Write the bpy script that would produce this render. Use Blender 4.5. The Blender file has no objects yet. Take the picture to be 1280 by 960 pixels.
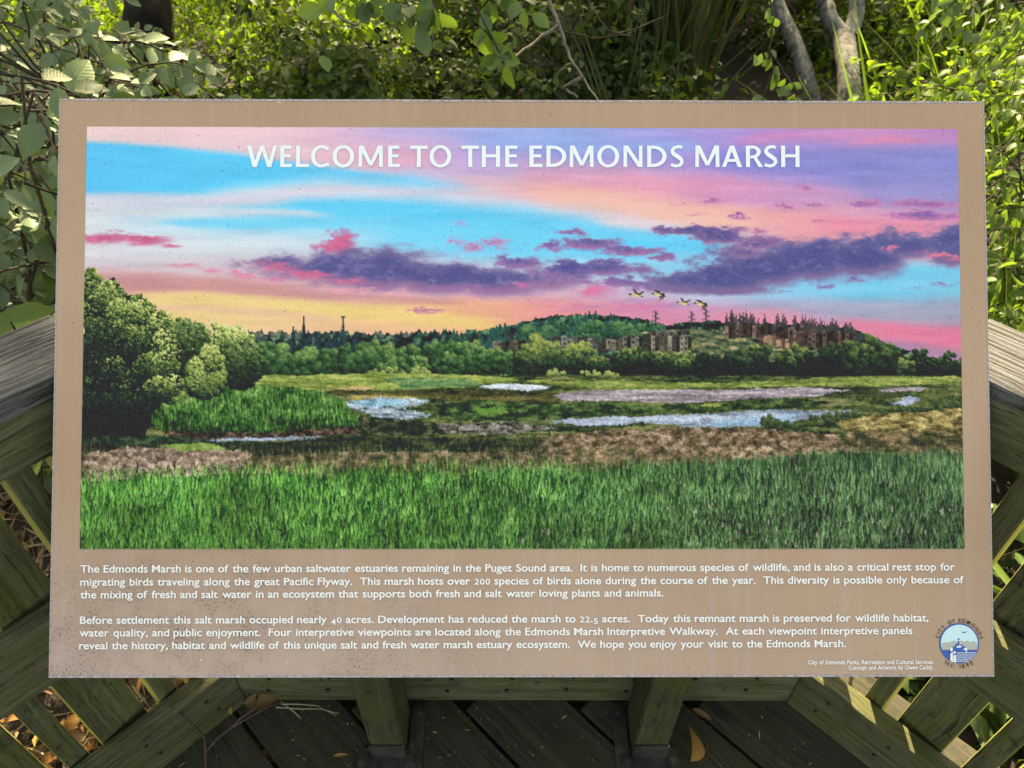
import bpy, bmesh, math, random
import numpy as np
from mathutils import Vector, Matrix
S = bpy.context.scene
COL = S.collection
R = math.radians
EXPOSURE = 1.93
WB_T, WB_TINT = 12000.0, 10.0
LIGHT_K = (1.02, .99, .95)
BROWN_A, BROWN_B, GLARE_AND_DRIP = (.445, .288, .19, 1), (.535, .362, .252, 1), (.52, .44, .46, 1)
PICK_TILT = 11.0
PRINT_MI = ((1.2526, -0.0709, -0.0819), (-0.003, 1.1216, -0.0301), (0.0151, 0.0554, 1.0754))   # ink needed for a wanted picture colour under open shade
PRINT_C = (0.025, 0.024, 0.021)
# ================================================================= camera, sky, sun, exposure
PITCH, CAM_H, FPX = 43.3, 1.62, 962.0                            # camera looks down at the sign from standing height
cam_d = bpy.data.cameras.new('camera'); cam = bpy.data.objects.new('camera', cam_d); COL.objects.link(cam)
cam.location = (0, 0, CAM_H); cam.rotation_euler = (R(90 - PITCH), 0, 0)
cam_d.sensor_width = 36; cam_d.lens = FPX / 1280 * 36; cam_d.clip_start = .02; cam_d.clip_end = 2000
cam_d.dof.use_dof = True; cam_d.dof.focus_distance = 1.02; cam_d.dof.aperture_fstop = 11.0
S.camera = cam
SUN_EL, SUN_AZ = 42.0, 4.0                                      # degrees up, degrees right of straight ahead (+y)
world = bpy.data.worlds.new('World'); S.world = world; world.use_nodes = True
wn = world.node_tree.nodes; wl = world.node_tree.links
sky = wn.new('ShaderNodeTexSky'); sky.sky_type = 'NISHITA'; sky.sun_disc = False
sky.sun_elevation = R(SUN_EL); sky.sun_rotation = R(SUN_AZ); sky.air_density = 1.0; sky.dust_density = 2.5; sky.ozone_density = 1.0
bg = wn['Background']; wl.new(sky.outputs[0], bg.inputs[0]); bg.inputs[1].default_value = 0.15
sun_d = bpy.data.lights.new('sun', 'SUN'); sun_d.energy = 5.0; sun_d.angle = R(.55); sun_d.color = (1, .985, .95)
sun = bpy.data.objects.new('sun', sun_d); COL.objects.link(sun)
sdir = Vector((math.sin(R(SUN_AZ)) * math.cos(R(SUN_EL)), math.cos(R(SUN_AZ)) * math.cos(R(SUN_EL)), math.sin(R(SUN_EL))))
sun.rotation_euler = sdir.to_track_quat('Z', 'Y').to_euler(); sun.location = sdir * 30
S.view_settings.view_transform = 'Standard'; S.view_settings.look = 'None'; S.view_settings.gamma = 1
S.view_settings.exposure = EXPOSURE
S.view_settings.use_white_balance = True; S.view_settings.white_balance_temperature = WB_T; S.view_settings.white_balance_tint = WB_TINT
S.render.engine = 'CYCLES'; S.cycles.use_denoising = True; S.cycles.max_bounces = 8; S.cycles.transparent_max_bounces = 8
S.cycles.caustics_reflective = False; S.cycles.caustics_refractive = False

# ---- the printed picture: painted with numpy, one colour per vertex of the print's mesh ----
PW, PH = 1096, 527
PX0, PY0 = 104.5, 159.5
def paint_print():
    rg = np.random.default_rng(11)
    X, Y = np.meshgrid(np.arange(PW) + PX0, np.arange(PH) + PY0)
    X = X.astype(np.float32); Y = Y.astype(np.float32)
    def vn(sx, sy, seed):                                     # smooth value noise, cells sx by sy pixels
        r = np.random.default_rng(seed)
        gw, gh = int(PW / sx) + 3, int(PH / sy) + 3
        g = r.random((gh, gw), dtype=np.float32)
        x = np.arange(PW) / sx; y = np.arange(PH) / sy
        xi = x.astype(int); yi = y.astype(int)
        fx = (x - xi).astype(np.float32); fy = (y - yi).astype(np.float32)
        fx = fx * fx * (3 - 2 * fx); fy = (fy * fy * (3 - 2 * fy))[:, None]
        a = g[yi][:, xi] * (1 - fx) + g[yi][:, xi + 1] * fx
        b = g[yi + 1][:, xi] * (1 - fx) + g[yi + 1][:, xi + 1] * fx
        return a * (1 - fy) + b * fy
    def fbm(sx, sy, seed, n=4, gain=0.55):
        t = 0; a = 1; s = 0
        for k in range(n):
            t = t + a * vn(max(1, sx / 2 ** k), max(1, sy / 2 ** k), seed + 31 * k); s += a; a *= gain
        return t / s                                          # 0..1, mean .5
    def ss(a, b, v):
        t = np.clip((v - a) / (b - a), 0, 1); return t * t * (3 - 2 * t)
    def c(r, g, b): return np.array([r, g, b], np.float32) / 255
    img = np.zeros((PH, PW, 3), np.float32)
    def put(mask, col):
        nonlocal img
        img = img * (1 - mask[..., None]) + np.asarray(col, np.float32) * mask[..., None]
    def ramp(t, stops):
        xs = [s[0] for s in stops]
        return np.stack([np.interp(t, xs, [s[1][k] / 255 for s in stops]) for k in range(3)], -1).astype(np.float32)
    def line(pts):                                            # y of a polyline at every column
        return np.interp(X[0], [p[0] for p in pts], [p[1] for p in pts]).astype(np.float32)[None, :]
    def poly(pts, wx=0, wy=0, sx=10, sy=10, seed=1):
        xx, yy = X, Y
        if wx or wy:
            xx = X + (fbm(sx, sy, seed) - .5) * 2 * wx; yy = Y + (fbm(sx, sy, seed + 7) - .5) * 2 * wy
        m = np.zeros(X.shape, bool); n = len(pts)
        for i in range(n):
            (x0, y0), (x1, y1) = pts[i], pts[(i + 1) % n]
            if y0 == y1: continue
            m ^= ((yy < y0) != (yy < y1)) & (xx < (x1 - x0) * (yy - y0) / (y1 - y0) + x0)
        return m.astype(np.float32)
    # ------------------------------------------------------------------ sky
    rows = [160, 200, 240, 275, 310, 340, 365, 390, 420, 470]
    cols = [104, 200, 300, 400, 500, 600, 700, 800, 900, 1000, 1100, 1200]
    sky = {
     160: [(238,202,196),(236,198,200),(230,192,205),(214,178,214),(190,170,220),(160,168,224),(150,165,224),(160,158,222),(172,148,216),(178,140,208),(204,128,190),(190,118,190)],
     200: [(72,196,244),(76,198,244),(150,205,235),(228,178,188),(226,166,190),(184,160,214),(150,158,220),(160,146,212),(166,138,210),(152,134,212),(132,130,208),(122,124,206)],
     240: [(90,202,242),(86,202,244),(150,214,236),(170,214,234),(140,205,240),(224,182,190),(234,168,172),(230,160,172),(212,146,190),(176,136,202),(152,136,208),(140,134,206)],
     275: [(206,216,222),(180,214,228),(120,206,240),(110,206,242),(104,206,242),(112,206,240),(176,206,224),(232,192,184),(240,174,162),(240,156,160),(220,142,176),(190,138,190)],
     310: [(212,208,214),(204,212,218),(200,214,222),(192,214,226),(122,208,240),(104,204,242),(96,204,244),(84,202,246),(150,196,226),(236,150,158),(240,136,152),(236,130,152)],
     340: [(206,188,196),(204,186,192),(204,180,190),(206,176,186),(196,190,206),(178,204,222),(168,208,228),(140,204,232),(120,200,236),(98,204,244),(96,204,244),(96,200,240)],
     365: [(208,142,136),(206,138,136),(212,148,142),(222,160,160),(228,162,168),(226,164,176),(214,172,190),(196,182,204),(170,190,214),(120,200,236),(98,202,240),(98,192,228)],
     390: [(240,206,112),(240,206,112),(240,202,112),(240,200,110),(240,196,112),(236,168,128),(232,140,142),(216,136,166),(206,140,172),(190,150,184),(160,158,190),(150,152,182)],
     420: [(240,196,128),(240,196,128),(238,190,128),(238,180,134),(238,180,130),(236,172,130),(236,150,140),(234,136,150),(234,132,156),(238,124,152),(238,118,148),(226,110,146)],
     470: [(238,186,132),(238,186,132),(238,182,132),(238,180,132),(238,178,130),(236,170,130),(230,140,146),(220,130,160),(200,130,165),(180,128,165),(170,124,165),(170,124,165)]}
    G = np.array([sky[r] for r in rows], np.float32) / 255
    wy = Y + (fbm(160, 22, 3) - .5) * 14 + (fbm(40, 6, 5) - .5) * 6
    slope = np.clip((X - 250) * .055, -8, 30) * np.clip((330 - Y) / 90, 0, 1)
    yq = np.clip(wy, 160, 470)
    def grid(yq):
        A = np.zeros((PH, PW, 3), np.float32)
        iy = np.clip(np.searchsorted(rows, yq, 'right') - 1, 0, len(rows) - 2)
        ra = np.array(rows, np.float32); fy = (yq - ra[iy]) / (ra[iy + 1] - ra[iy]); fy = fy * fy * (3 - 2 * fy)
        ca = np.array(cols, np.float32); xq = np.clip(X, 104, 1199.9)
        ix = np.clip(np.searchsorted(cols, xq, 'right') - 1, 0, len(cols) - 2); fx = (xq - ca[ix]) / (ca[ix + 1] - ca[ix])
        fx = fx * fx * (3 - 2 * fx)
        fx, fy = fx[..., None], fy[..., None]
        return (G[iy, ix] * (1 - fx) + G[iy, ix + 1] * fx) * (1 - fy) + (G[iy + 1, ix] * (1 - fx) + G[iy + 1, ix + 1] * fx) * fy
    img = grid(yq)
    def streak(pts, half, col, a=1., soft=.6, seed=1, amp=5):
        cy = line(pts); n = fbm(90, 14, seed) - .5
        hh = np.interp(X[0], [p[0] for p in pts], [p[2] for p in pts])[None, :] * half if len(pts[0]) > 2 else half
        d = np.abs(Y + n * amp * 2 - cy) / np.maximum(hh, .1)
        x0, x1 = pts[0][0], pts[-1][0]
        e = ss(x0, x0 + 50, X) * (1 - ss(x1 - 50, x1, X)) if x0 > 106 or x1 < 1198 else 1.
        if x0 <= 106: e = 1 - ss(x1 - 50, x1, X)
        if x1 >= 1198: e = ss(x0, x0 + 50, X)
        if x0 <= 106 and x1 >= 1198: e = 1.
        put((1 - ss(1 - soft, 1 + soft, d)) * e * a, c(*col))
    # the two blue bands, their pale streaks, and the pink edge above them
    top = line([(104, 176), (200, 184), (300, 194), (400, 206), (500, 220), (600, 236), (700, 254), (850, 282), (1200, 340)]) + (fbm(120, 20, 8) - .5) * 5
    lowpink = line([(104, 400), (470, 400), (500, 262), (1200, 420)])
    blue1 = ss(-5, 8, Y - top) * (1 - ss(-14, 10, Y - line([(104, 248), (200, 247), (300, 236), (400, 228), (500, 233), (600, 243), (680, 254), (1200, 330)]))) * (1 - ss(480, 680, X))
    put(blue1 * .95, ramp(np.clip((X - 104) / 420, 0, 1), [(0, (62, 190, 244)), (.5, (72, 198, 246)), (1, (110, 202, 240))]))
    put((1 - ss(-6, 6, Y - top)) * (1 - ss(330, 520, X)) * .9, ramp(np.clip((X - 104) / 420, 0, 1), [(0, (236, 200, 196)), (.6, (230, 190, 198)), (1, (224, 172, 196))]))
    streak([(104, 254, 1), (250, 252, 1), (330, 246, 1), (420, 242, 1.1), (520, 246, 1.2), (620, 258, 1.2), (720, 272, 1.2), (830, 290, 1.1), (900, 300, .6)], 9, (214, 204, 216), .85, .8, 21)
    streak([(330, 262, 1), (430, 262, 1.2), (540, 266, 1.5), (660, 278, 1.6), (760, 292, 1.4), (840, 302, 1.2), (930, 318, .8)], 10, (84, 202, 246), .85, .8, 22)
    streak([(104, 268, 1), (220, 266, 1), (330, 268, .8), (430, 272, .4)], 7, (206, 208, 214), .8, .8, 23)
    streak([(180, 282, .6), (260, 280, 1), (340, 280, 1.2), (440, 280, 1), (520, 276, .7)], 6, (110, 208, 242), .9, .8, 24)
    streak([(470, 294, 1), (560, 292, 1.7), (640, 296, 2), (720, 298, 1.8)], 9, (96, 206, 244), .7, .9, 25)
    streak([(104, 348, 1), (220, 354, 1), (340, 366, .8), (460, 376, .6), (600, 382, .4)], 9, (204, 136, 132), .7, .8, 26)
    streak([(150, 372, 1), (240, 374, 1), (340, 382, 1), (440, 391, 1.1), (540, 400, 1.1), (640, 410, .8)], 7, (242, 208, 112), .8, .8, 27)
    streak([(150, 385, 1), (240, 388, 1), (340, 396, 1), (440, 404, .8)], 5, (232, 178, 134), .8, .8, 28)
    streak([(160, 404, 1), (300, 404, 1), (400, 408, 1)], 5, (240, 198, 126), .6, .8, 29)
    # right: lavender and rose top
    streak([(560, 176, 1), (680, 178, 1.3), (800, 184, 1), (900, 182, .6)], 10, (140, 166, 230), .7, .9, 30)
    streak([(900, 176, .7), (1000, 168, 1), (1080, 170, 1), (1200, 174, 1.1)], 8, (212, 128, 186), .75, .9, 31)
    streak([(1040, 184, .8), (1110, 172, .9), (1180, 178, .5)], 4, (240, 118, 150), .7, .9, 32)
    streak([(860, 196, 1), (960, 204, 1.3), (1060, 206, 1.6), (1200, 206, 1.9)], 12, (128, 130, 212), .75, .9, 33)
    streak([(620, 206, 1), (760, 222, 1), (880, 232, 1), (1010, 246, 1), (1110, 262, 1)], 14, (232, 150, 180), .5, .9, 34)
    streak([(640, 240, 1), (760, 252, 1), (860, 264, 1), (960, 282, 1)], 12, (246, 184, 160), .7, .9, 35)
    streak([(720, 274, 1), (800, 284, 1), (880, 292, .7)], 7, (236, 202, 200), .7, .9, 36)
    streak([(1000, 276, 1), (1080, 286, 1.2), (1200, 282, 1.2)], 9, (244, 128, 152), .8, .9, 37)
    streak([(1030, 398, .6), (1090, 406, .9), (1140, 418, 1.2), (1200, 428, 1.4)], 9, (240, 112, 146), .95, .8, 38)
    streak([(900, 388, .6), (1000, 386, 1), (1100, 390, 1.1), (1200, 396, 1.1)], 9, (152, 160, 188), .6, .9, 39)
    streak([(1060, 428, .8), (1200, 448, 1)], 10, (172, 126, 166), .8, .8, 40)
    streak([(860, 404, .8), (960, 396, 1), (1040, 402, .8)], 8, (240, 132, 154), .6, .9, 41)
    # soft cross-grain of thin cirrus all over
    ci = fbm(70, 7, 50, 5) - .5
    img += (ci * .10)[..., None] * np.array([1, .9, .9], np.float32)
    lum = img.mean(-1, keepdims=True); sat = (.90 - .12 * ss(330, 380, Y) * ss(700, 300, X))[..., None]
    sat = sat * (1 - .16 * ss(860, 1150, X))[..., None]; img = lum + (img - lum) * sat; img = img * .97 + .025
    def cloud(els, core, edge, rim=None, rima=.55, thr=(.25, .6), seed=60, sx=34, sy=14, amp=1.1, a=1., rimdy=6):
        f = np.zeros(X.shape, np.float32); fr = np.zeros(X.shape, np.float32)
        n = fbm(sx, sy, seed, 5, .62) - .5; n2 = fbm(sx * .4, sy * .5, seed + 3, 4, .6) - .5
        wx_ = X + n2 * 26; wy_ = Y + n * 12
        for (ex, ey, rx, ry, w) in els:
            f = np.maximum(f, w * np.exp(-(((wx_ - ex) / rx) ** 2 + ((wy_ - ey) / ry) ** 2)))
            if rim: fr = np.maximum(fr, w * np.exp(-(((wx_ - ex) / rx) ** 2 + ((wy_ + rimdy - ey) / ry) ** 2)))
        f = f + n * amp * .75 * ss(.02, .3, f) + n2 * .5 * ss(.02, .4, f)
        al = ss(thr[0], thr[1], f)
        t = ss(thr[0], thr[1] + .45, f + n2 * .3)[..., None]
        t = np.clip(t - np.maximum(0, n2 - .02)[..., None] * 1.5, 0, 1)
        col = (c(*edge) * (1 - t) + c(*core) * t) * (1 + n2 * .16)[..., None]
        if rim:
            k = (al * (1 - ss(.25, .75, fr + n * .5)))[..., None] * .85
            col = col * (1 - k * rima) + c(*rim) * k * rima
        put(al * a, col)
    cloud([(125, 300, 50, 9, .95), (180, 304, 36, 7, .9), (212, 310, 18, 5, .75)], (200, 84, 122), (206, 158, 178), None, seed=61, sx=30, sy=7, thr=(.2, .75))
    cloud([(140, 297, 40, 4, .7), (195, 302, 22, 3, .7)], (150, 96, 140), (190, 130, 160), None, seed=161, sx=22, sy=5, thr=(.3, .9), a=.7)
    cloud([(225, 334, 34, 5, .7), (262, 340, 20, 5, .8), (300, 344, 30, 6, .8), (345, 352, 36, 6, .7)], (222, 112, 138), (214, 160, 176), None, seed=62, sx=20, sy=6, thr=(.25, .8))
    cloud([(330, 332, 54, 10, .8), (385, 336, 60, 18, 1.1), (430, 336, 62, 25, 1.4), (480, 340, 70, 25, 1.45), (550, 349, 70, 21, 1.4), (620, 353, 66, 19, 1.3), (680, 350, 50, 16, 1.1), (430, 318, 34, 14, 1.)],
          (92, 90, 140), (156, 138, 170), (190, 122, 156), seed=63, rimdy=13, thr=(.16, .8))
    cloud([(424, 304, 24, 13, 1.0), (412, 311, 22, 11, .9)], (238, 100, 126), (176, 110, 156), None, seed=64, sx=16, sy=8, thr=(.2, .95))
    cloud([(345, 338, 36, 9, .8), (385, 346, 46, 7, .8), (430, 354, 50, 6, .7), (330, 350, 50, 5, .6)], (232, 96, 122), (214, 120, 150), None, seed=65, sx=24, sy=7, thr=(.25, .95), a=.8)
    cloud([(500, 370, 70, 4, .6), (600, 374, 70, 5, .6), (430, 367, 60, 4, .7)], (232, 140, 156), (230, 160, 178), None, seed=165, sx=24, sy=5, thr=(.3, .9), a=.6)
    cloud([(568, 303, 16, 8, .8), (588, 312, 16, 7, .8), (615, 303, 24, 9, .9), (572, 283, 16, 6, .5), (625, 312, 18, 5, .6)], (176, 106, 158), (190, 160, 196), None, seed=66, sx=12, sy=6, thr=(.22, .85))
    cloud([(690, 311, 20, 7, .8), (735, 305, 46, 9, 1), (785, 314, 44, 8, 1.), (828, 323, 18, 6, .85), (720, 292, 26, 7, .7), (650, 311, 10, 4, .5)], (98, 92, 146), (158, 132, 172), (186, 116, 164), seed=67, sx=18, sy=8, thr=(.22, .66))
    cloud([(645, 330, 36, 9, .9), (705, 338, 48, 12, 1.05), (750, 337, 46, 11, 1.), (800, 339, 18, 6, .8), (730, 352, 46, 7, .7), (790, 354, 60, 8, .85), (840, 360, 60, 9, .9)], (92, 88, 144), (152, 128, 168), (178, 116, 162), seed=68, sx=20, sy=8, thr=(.22, .66))
    cloud([(742, 366, 36, 12, .85), (650, 358, 18, 8, .75), (705, 386, 30, 7, .7), (800, 386, 70, 7, .6)], (236, 92, 130), (200, 130, 172), None, seed=69, sx=22, sy=8, thr=(.2, 1.0), a=.85)
    cloud([(790, 376, 50, 6, .7), (840, 384, 50, 5, .6), (740, 386, 30, 4, .6)], (136, 112, 166), (176, 140, 180), None, seed=169, sx=22, sy=6, thr=(.25, .9), a=.7)
    cloud([(850, 352, 56, 15, 1.05), (905, 348, 64, 20, 1.3), (950, 334, 70, 25, 1.4), (1010, 326, 70, 25, 1.4), (1075, 322, 60, 25, 1.35), (1130, 306, 60, 18, 1.25), (1190, 304, 50, 20, 1.25), (900, 364, 74, 8, .9), (1185, 322, 30, 14, 1.)],
          (88, 88, 138), (136, 122, 160), (146, 110, 148), seed=70, rimdy=9, sx=28, sy=12, thr=(.16, .76))
    cloud([(855, 289, 44, 7, .95), (900, 296, 38, 10, 1.1), (945, 304, 34, 9, .9), (930, 318, 30, 8, .7)], (94, 86, 140), (160, 120, 156), None, seed=71, sx=20, sy=8, thr=(.22, .66))
    cloud([(960, 300, 18, 8, .6), (990, 306, 14, 6, .5)], (206, 104, 140), (150, 100, 150), None, seed=171, sx=14, sy=8, thr=(.2, .9), a=.7)
    cloud([(888, 252, 26, 4, .7), (925, 271, 20, 5, .85), (945, 289, 22, 5, .8), (868, 268, 18, 4, .6), (985, 259, 16, 5, .8), (1020, 256, 20, 4, .8), (1078, 254, 24, 7, .95), (1010, 237, 22, 4, .6), (1160, 255, 50, 7, .9), (1160, 271, 56, 6, .95), (1020, 277, 16, 3, .6), (845, 256, 16, 3, .5)],
          (128, 100, 164), (206, 128, 166), None, seed=72, sx=16, sy=6, thr=(.25, .8))
    cloud([(1112, 311, 10, 6, .8), (1170, 319, 18, 6, .9), (1192, 324, 12, 5, .8)], (246, 132, 140), (180, 110, 150), None, seed=73, sx=9, sy=5, thr=(.25, .85))
    cloud([(1030, 360, 12, 5, .9), (1068, 351, 22, 5, .9), (1178, 356, 22, 4, .8), (1140, 362, 26, 3, .6), (980, 366, 26, 3, .6), (1160, 381, 12, 3, .6)], (112, 108, 156), (150, 160, 196), None, seed=74, sx=12, sy=5, thr=(.28, .8))
    cloud([(532, 391, 28, 5, .85)], (164, 116, 142), (220, 150, 150), None, seed=75, sx=12, sy=4, thr=(.28, .8))
    sky_only = img.copy()
    # ------------------------------------------------------------------ far shore
    def blobs(pts, stops, seed, lx=.35, ly=-.8, gain=.5, bias=.0, leaf=2.4, hole=.25, mask=None, contrast=.5):
        """Leaf clumps from back to front: (x, y, r, brightness) each shaded as a rounded tuft with leafy noise."""
        r = np.random.default_rng(seed)
        for (x, y, rad, b) in pts:
            x0, x1 = int(max(0, x - rad * 1.5 - PX0)), int(min(PW, x + rad * 1.5 + 1 - PX0)); y0, y1 = int(max(0, y - rad * 1.5 - PY0)), int(min(PH, y + rad * 1.5 + 1 - PY0))
            if x1 - x0 < 2 or y1 - y0 < 2: continue
            gx, gy = np.meshgrid((np.arange(x0, x1) + PX0 - x) / rad, (np.arange(y0, y1) + PY0 - y) / rad)
            h, w = gx.shape
            k = max(2, int(leaf)); nz = r.random((h // k + 2, w // k + 2)).repeat(k, 0).repeat(k, 1)[:h, :w] * .55 + r.random((h, w)) * .45
            d = np.hypot(gx, gy) + (nz - .5) * .7
            al = np.clip((1.05 - d) * 3, 0, 1) * (nz > hole * np.clip(d, 0, 1))
            t = np.clip(.45 + b + bias + (gx * lx + gy * ly) * gain + (nz - .5) * contrast, 0, 1)
            col = ramp(t, stops)
            if mask is not None: al = al * mask[y0:y1, x0:x1]
            img[y0:y1, x0:x1] = img[y0:y1, x0:x1] * (1 - al[..., None]) + col * al[..., None]
    def bush(x, y, rx, ry, stops, seed, n=26, rr=.3, b0=0., shade=.3, **kw):
        r = np.random.default_rng(seed); P = []
        for k in range(n):
            a = r.random() * 6.283; q = r.random() ** .55; px, py = math.cos(a) * q, math.sin(a) * q
            P.append((x + px * rx, y + py * ry, min(rx, ry) * (rr * .7 + rr * .6 * r.random()), b0 - shade * py + .12 * (r.random() - .5)))
        P.sort(key=lambda p: p[1] + 6 * r.random())
        blobs(P, stops, seed + 1, **kw)
    fine = fbm(3, 3, 90, 2); mid = fbm(9, 8, 91, 3, .7); big = fbm(40, 26, 92, 2)
    veg_stops = [(0, (18, 34, 38)), (.3, (30, 56, 48)), (.5, (52, 84, 54)), (.7, (92, 124, 70)), (1, (150, 170, 96))]
    def lit(seed, sx, sy, gain=1.0, lx=-1, ly=-1):               # clumps lit from the upper left
        n = fbm(sx, sy, seed, 3, .6)
        dn = (np.roll(n, (2, 2), (0, 1)) - np.roll(n, (-2, -2), (0, 1)))
        return np.clip(.42 - dn * 2.1 * gain + (fine - .5) * .55 + (mid - .5) * .35, 0, 1)
    def treeline(pts, jag, jx, seed):                           # a ragged top edge, as a mask below it
        r = np.random.default_rng(seed); y = line(pts)[0].copy()
        n = int((pts[-1][0] - pts[0][0]) / jx)
        bump = np.zeros(PW, np.float32) - 99
        for k in range(n):
            cx = pts[0][0] + r.random() * (pts[-1][0] - pts[0][0]); h = jag * (.3 + .7 * r.random()); w = jx * (.7 + .8 * r.random())
            bump = np.maximum(bump, h * (1 - np.abs(X[0] - cx) / w))
        y = y - np.maximum(bump, 0)
        m = (Y > y[None, :]).astype(np.float32)
        return m * ((X >= pts[0][0]) & (X <= pts[-1][0]))
    def spruce(x, ytop, ybot, w, col):
        r = np.random.default_rng(int(x * 7)); h = ybot - ytop
        t = np.clip((Y - ytop) / h, 0, 1)
        wob = .55 + .45 * np.abs(np.sin(Y * 1.25 + x)) + (fine - .5) * .4
        m = (np.abs(X - x) < w * t ** .8 * wob + .5) & (Y >= ytop) & (Y <= ybot)
        l = np.clip((fine * .9 + (x - X) / w * .12), 0, 1)[..., None]
        put(m.astype(np.float32) * .95, c(*col) * (.6 + .8 * l))
    def veg(mask, seed, sx, sy, stops, gain=1.0, bias=0.0):
        put(mask, ramp(np.clip(lit(seed, sx, sy, gain) + bias, 0, 1), stops))
    far = [(0, (44, 62, 62)), (.5, (84, 96, 84)), (1, (140, 138, 104))]
    veg(treeline([(300, 420), (420, 420), (560, 422), (640, 424)], 7, 3, 1), 101, 8, 6, far, .5)
    bluegreen = [(0, (12, 30, 38)), (.4, (26, 56, 54)), (.7, (54, 88, 70)), (1, (102, 132, 98))]
    veg(treeline([(318, 436), (345, 428), (420, 424), (470, 428), (520, 422), (600, 420), (640, 426)], 10, 5, 2), 102, 10, 9, bluegreen, 1)
    for (x, t, b, w) in [(365, 410, 448, 6), (378, 401, 452, 6), (427, 404, 446, 6), (352, 420, 448, 6), (395, 416, 446, 7), (410, 418, 446, 6), (442, 420, 444, 7), (386, 418, 450, 8), (418, 416, 444, 6)]:
        spruce(x, t, b, w, (34, 66, 70))
    for x in (378, 427):                                         # the thin bare tips
        put(((np.abs(X - x) < .9) & (Y > 397) & (Y < 408)).astype(np.float32), c(40, 60, 66))
    veg(poly([(424, 397), (430, 397), (428, 401), (425, 400)]), 103, 4, 4, far, .4)
    # the hill
    hill = treeline([(560, 424), (590, 416), (630, 412), (655, 404), (690, 398), (735, 395), (775, 399), (806, 403), (830, 410), (870, 409), (905, 406), (1000, 407), (1068, 414), (1100, 428), (1140, 444), (1200, 456)], 3, 6, 4)
    veg(hill, 104, 11, 9, bluegreen, 1.1)
    r2 = np.random.default_rng(5)
    for k in range(70):
        x = 565 + r2.random() * 250; yt = np.interp(x, [565, 630, 690, 735, 806], [412, 404, 393, 389, 399]) + r2.random() * 14
        spruce(x, yt, yt + 20 + r2.random() * 10, 5 + r2.random() * 3, (38 + r2.random() * 14, 78 + r2.random() * 16, 74))
    for k in range(24):                                          # rounder, lighter trees on the hill
        x = 640 + r2.random() * 190; yy = 412 + r2.random() * 18; rr = 7 + r2.random() * 6
        bush(x, yy, rr, rr, [(0, (22, 52, 46)), (.5, (50, 90, 64)), (1, (110, 142, 86))], 300 + k, 18, .36, -.06 + (x - 700) * .0005)
    # slope under the right-hand buildings
    veg(poly([(800, 416), (870, 410), (905, 415), (960, 436), (1075, 440), (1110, 446), (1110, 470), (800, 470)], 3, 3, 12, 8, 9), 105, 14, 5, [(0, (46, 64, 50)), (.45, (92, 104, 74)), (.75, (134, 132, 90)), (1, (176, 160, 116))], .7)
    veg(poly([(835, 413), (840, 405), (860, 404), (898, 402), (904, 414)], 2, 2, 6, 5, 10), 106, 6, 5, bluegreen, 1, -.1)
    for (x, t) in ((817, 391), (862, 392), (880, 388), (1002, 404)):
        for k in range(7):
            put((ss(3.4, 1.6, np.hypot((X - x - (k % 2 - .5) * (2 + k)), (Y - t - 2.9 * k) * 1.5)) * .5 * (fine > .3)), c(58, 70, 72))
        put(((np.abs(X - x) < .8) & (Y > t) & (Y < t + 20)).astype(np.float32) * .8, c(58, 60, 60))
    # poplars over the right-hand blocks
    r3 = np.random.default_rng(6)
    for k in range(64):
        x = 904 + r3.random() * 160
        if 958 < x < 966 and r3.random() < .7: continue
        yt = np.interp(x, [904, 915, 960, 1000, 1063], [388, 386, 391, 393, 402]) + r3.random() * 9
        w = 1.5 + r3.random() * 1.5
        m = (np.abs(X - x + np.sin(Y * .9 + x) * .6) < w * np.clip((Y - yt) / 9, .25, 1)) & (Y > yt) & (Y < yt + 25)
        put(m.astype(np.float32) * .8, c(56 + 26 * r3.random(), 66, 64))
    def block(x0, y0, x1, y1, col, floors, bays, seed, dark=(62, 52, 50)):
        r = np.random.default_rng(seed)
        bw = (x1 - x0) / bays; fh = (y1 - y0) / floors
        for i in range(bays):
            off = r.integers(-2, 3); sh = .38 + .72 * r.random() ** 1.4
            bx0, bx1 = x0 + i * bw, x0 + (i + 1) * bw
            m = ((X >= bx0) & (X < bx1) & (Y >= y0 + off) & (Y < y1 + off * .5)).astype(np.float32)
            put(m * .92, c(col[0] * .76, col[1] * .86, col[2] * .98) * sh * (.8 + .4 * fine[..., None]))
            for j in range(floors):
                if r.random() < .7:
                    wy0 = y0 + off + j * fh + fh * .42
                    put(((X >= bx0 + bw * .22) & (X < bx1 - bw * .1) & (Y >= wy0) & (Y < wy0 + fh * .5)).astype(np.float32) * .75, c(*dark) * (.6 + .8 * r.random()))
    block(614, 428, 660, 440, (168, 132, 96), 2, 9, 1); block(626, 418, 640, 424, (150, 150, 142), 1, 2, 2)
    block(680, 423, 745, 436, (170, 150, 124), 2, 10, 3); block(744, 426, 778, 440, (150, 124, 92), 2, 6, 4)
    block(776, 420, 862, 441, (166, 140, 106), 3, 17, 5); block(812, 415, 860, 421, (140, 120, 96), 1, 9, 6)
    block(903, 407, 940, 424, (176, 128, 96), 3, 8, 7); block(938, 407, 966, 425, (160, 116, 90), 2, 6, 8)
    block(946, 419, 985, 436, (206, 150, 108), 3, 7, 9); block(968, 409, 1002, 426, (150, 106, 86), 2, 7, 10)
    block(984, 416, 1068, 437, (150, 106, 82), 3, 18, 11); put(poly([(944, 425), (966, 421), (1000, 434), (975, 440)], 1, 1, 5, 5, 3) * .25, c(200, 150, 110))
    put(poly([(1068, 416), (1092, 422), (1096, 430), (1068, 430)], 1, 1, 5, 4, 2) * .9, c(58, 62, 62))
    dk = [(0, (16, 28, 32)), (.35, (28, 46, 40)), (.6, (50, 72, 48)), (.85, (96, 116, 62)), (1, (150, 160, 84))]
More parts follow.
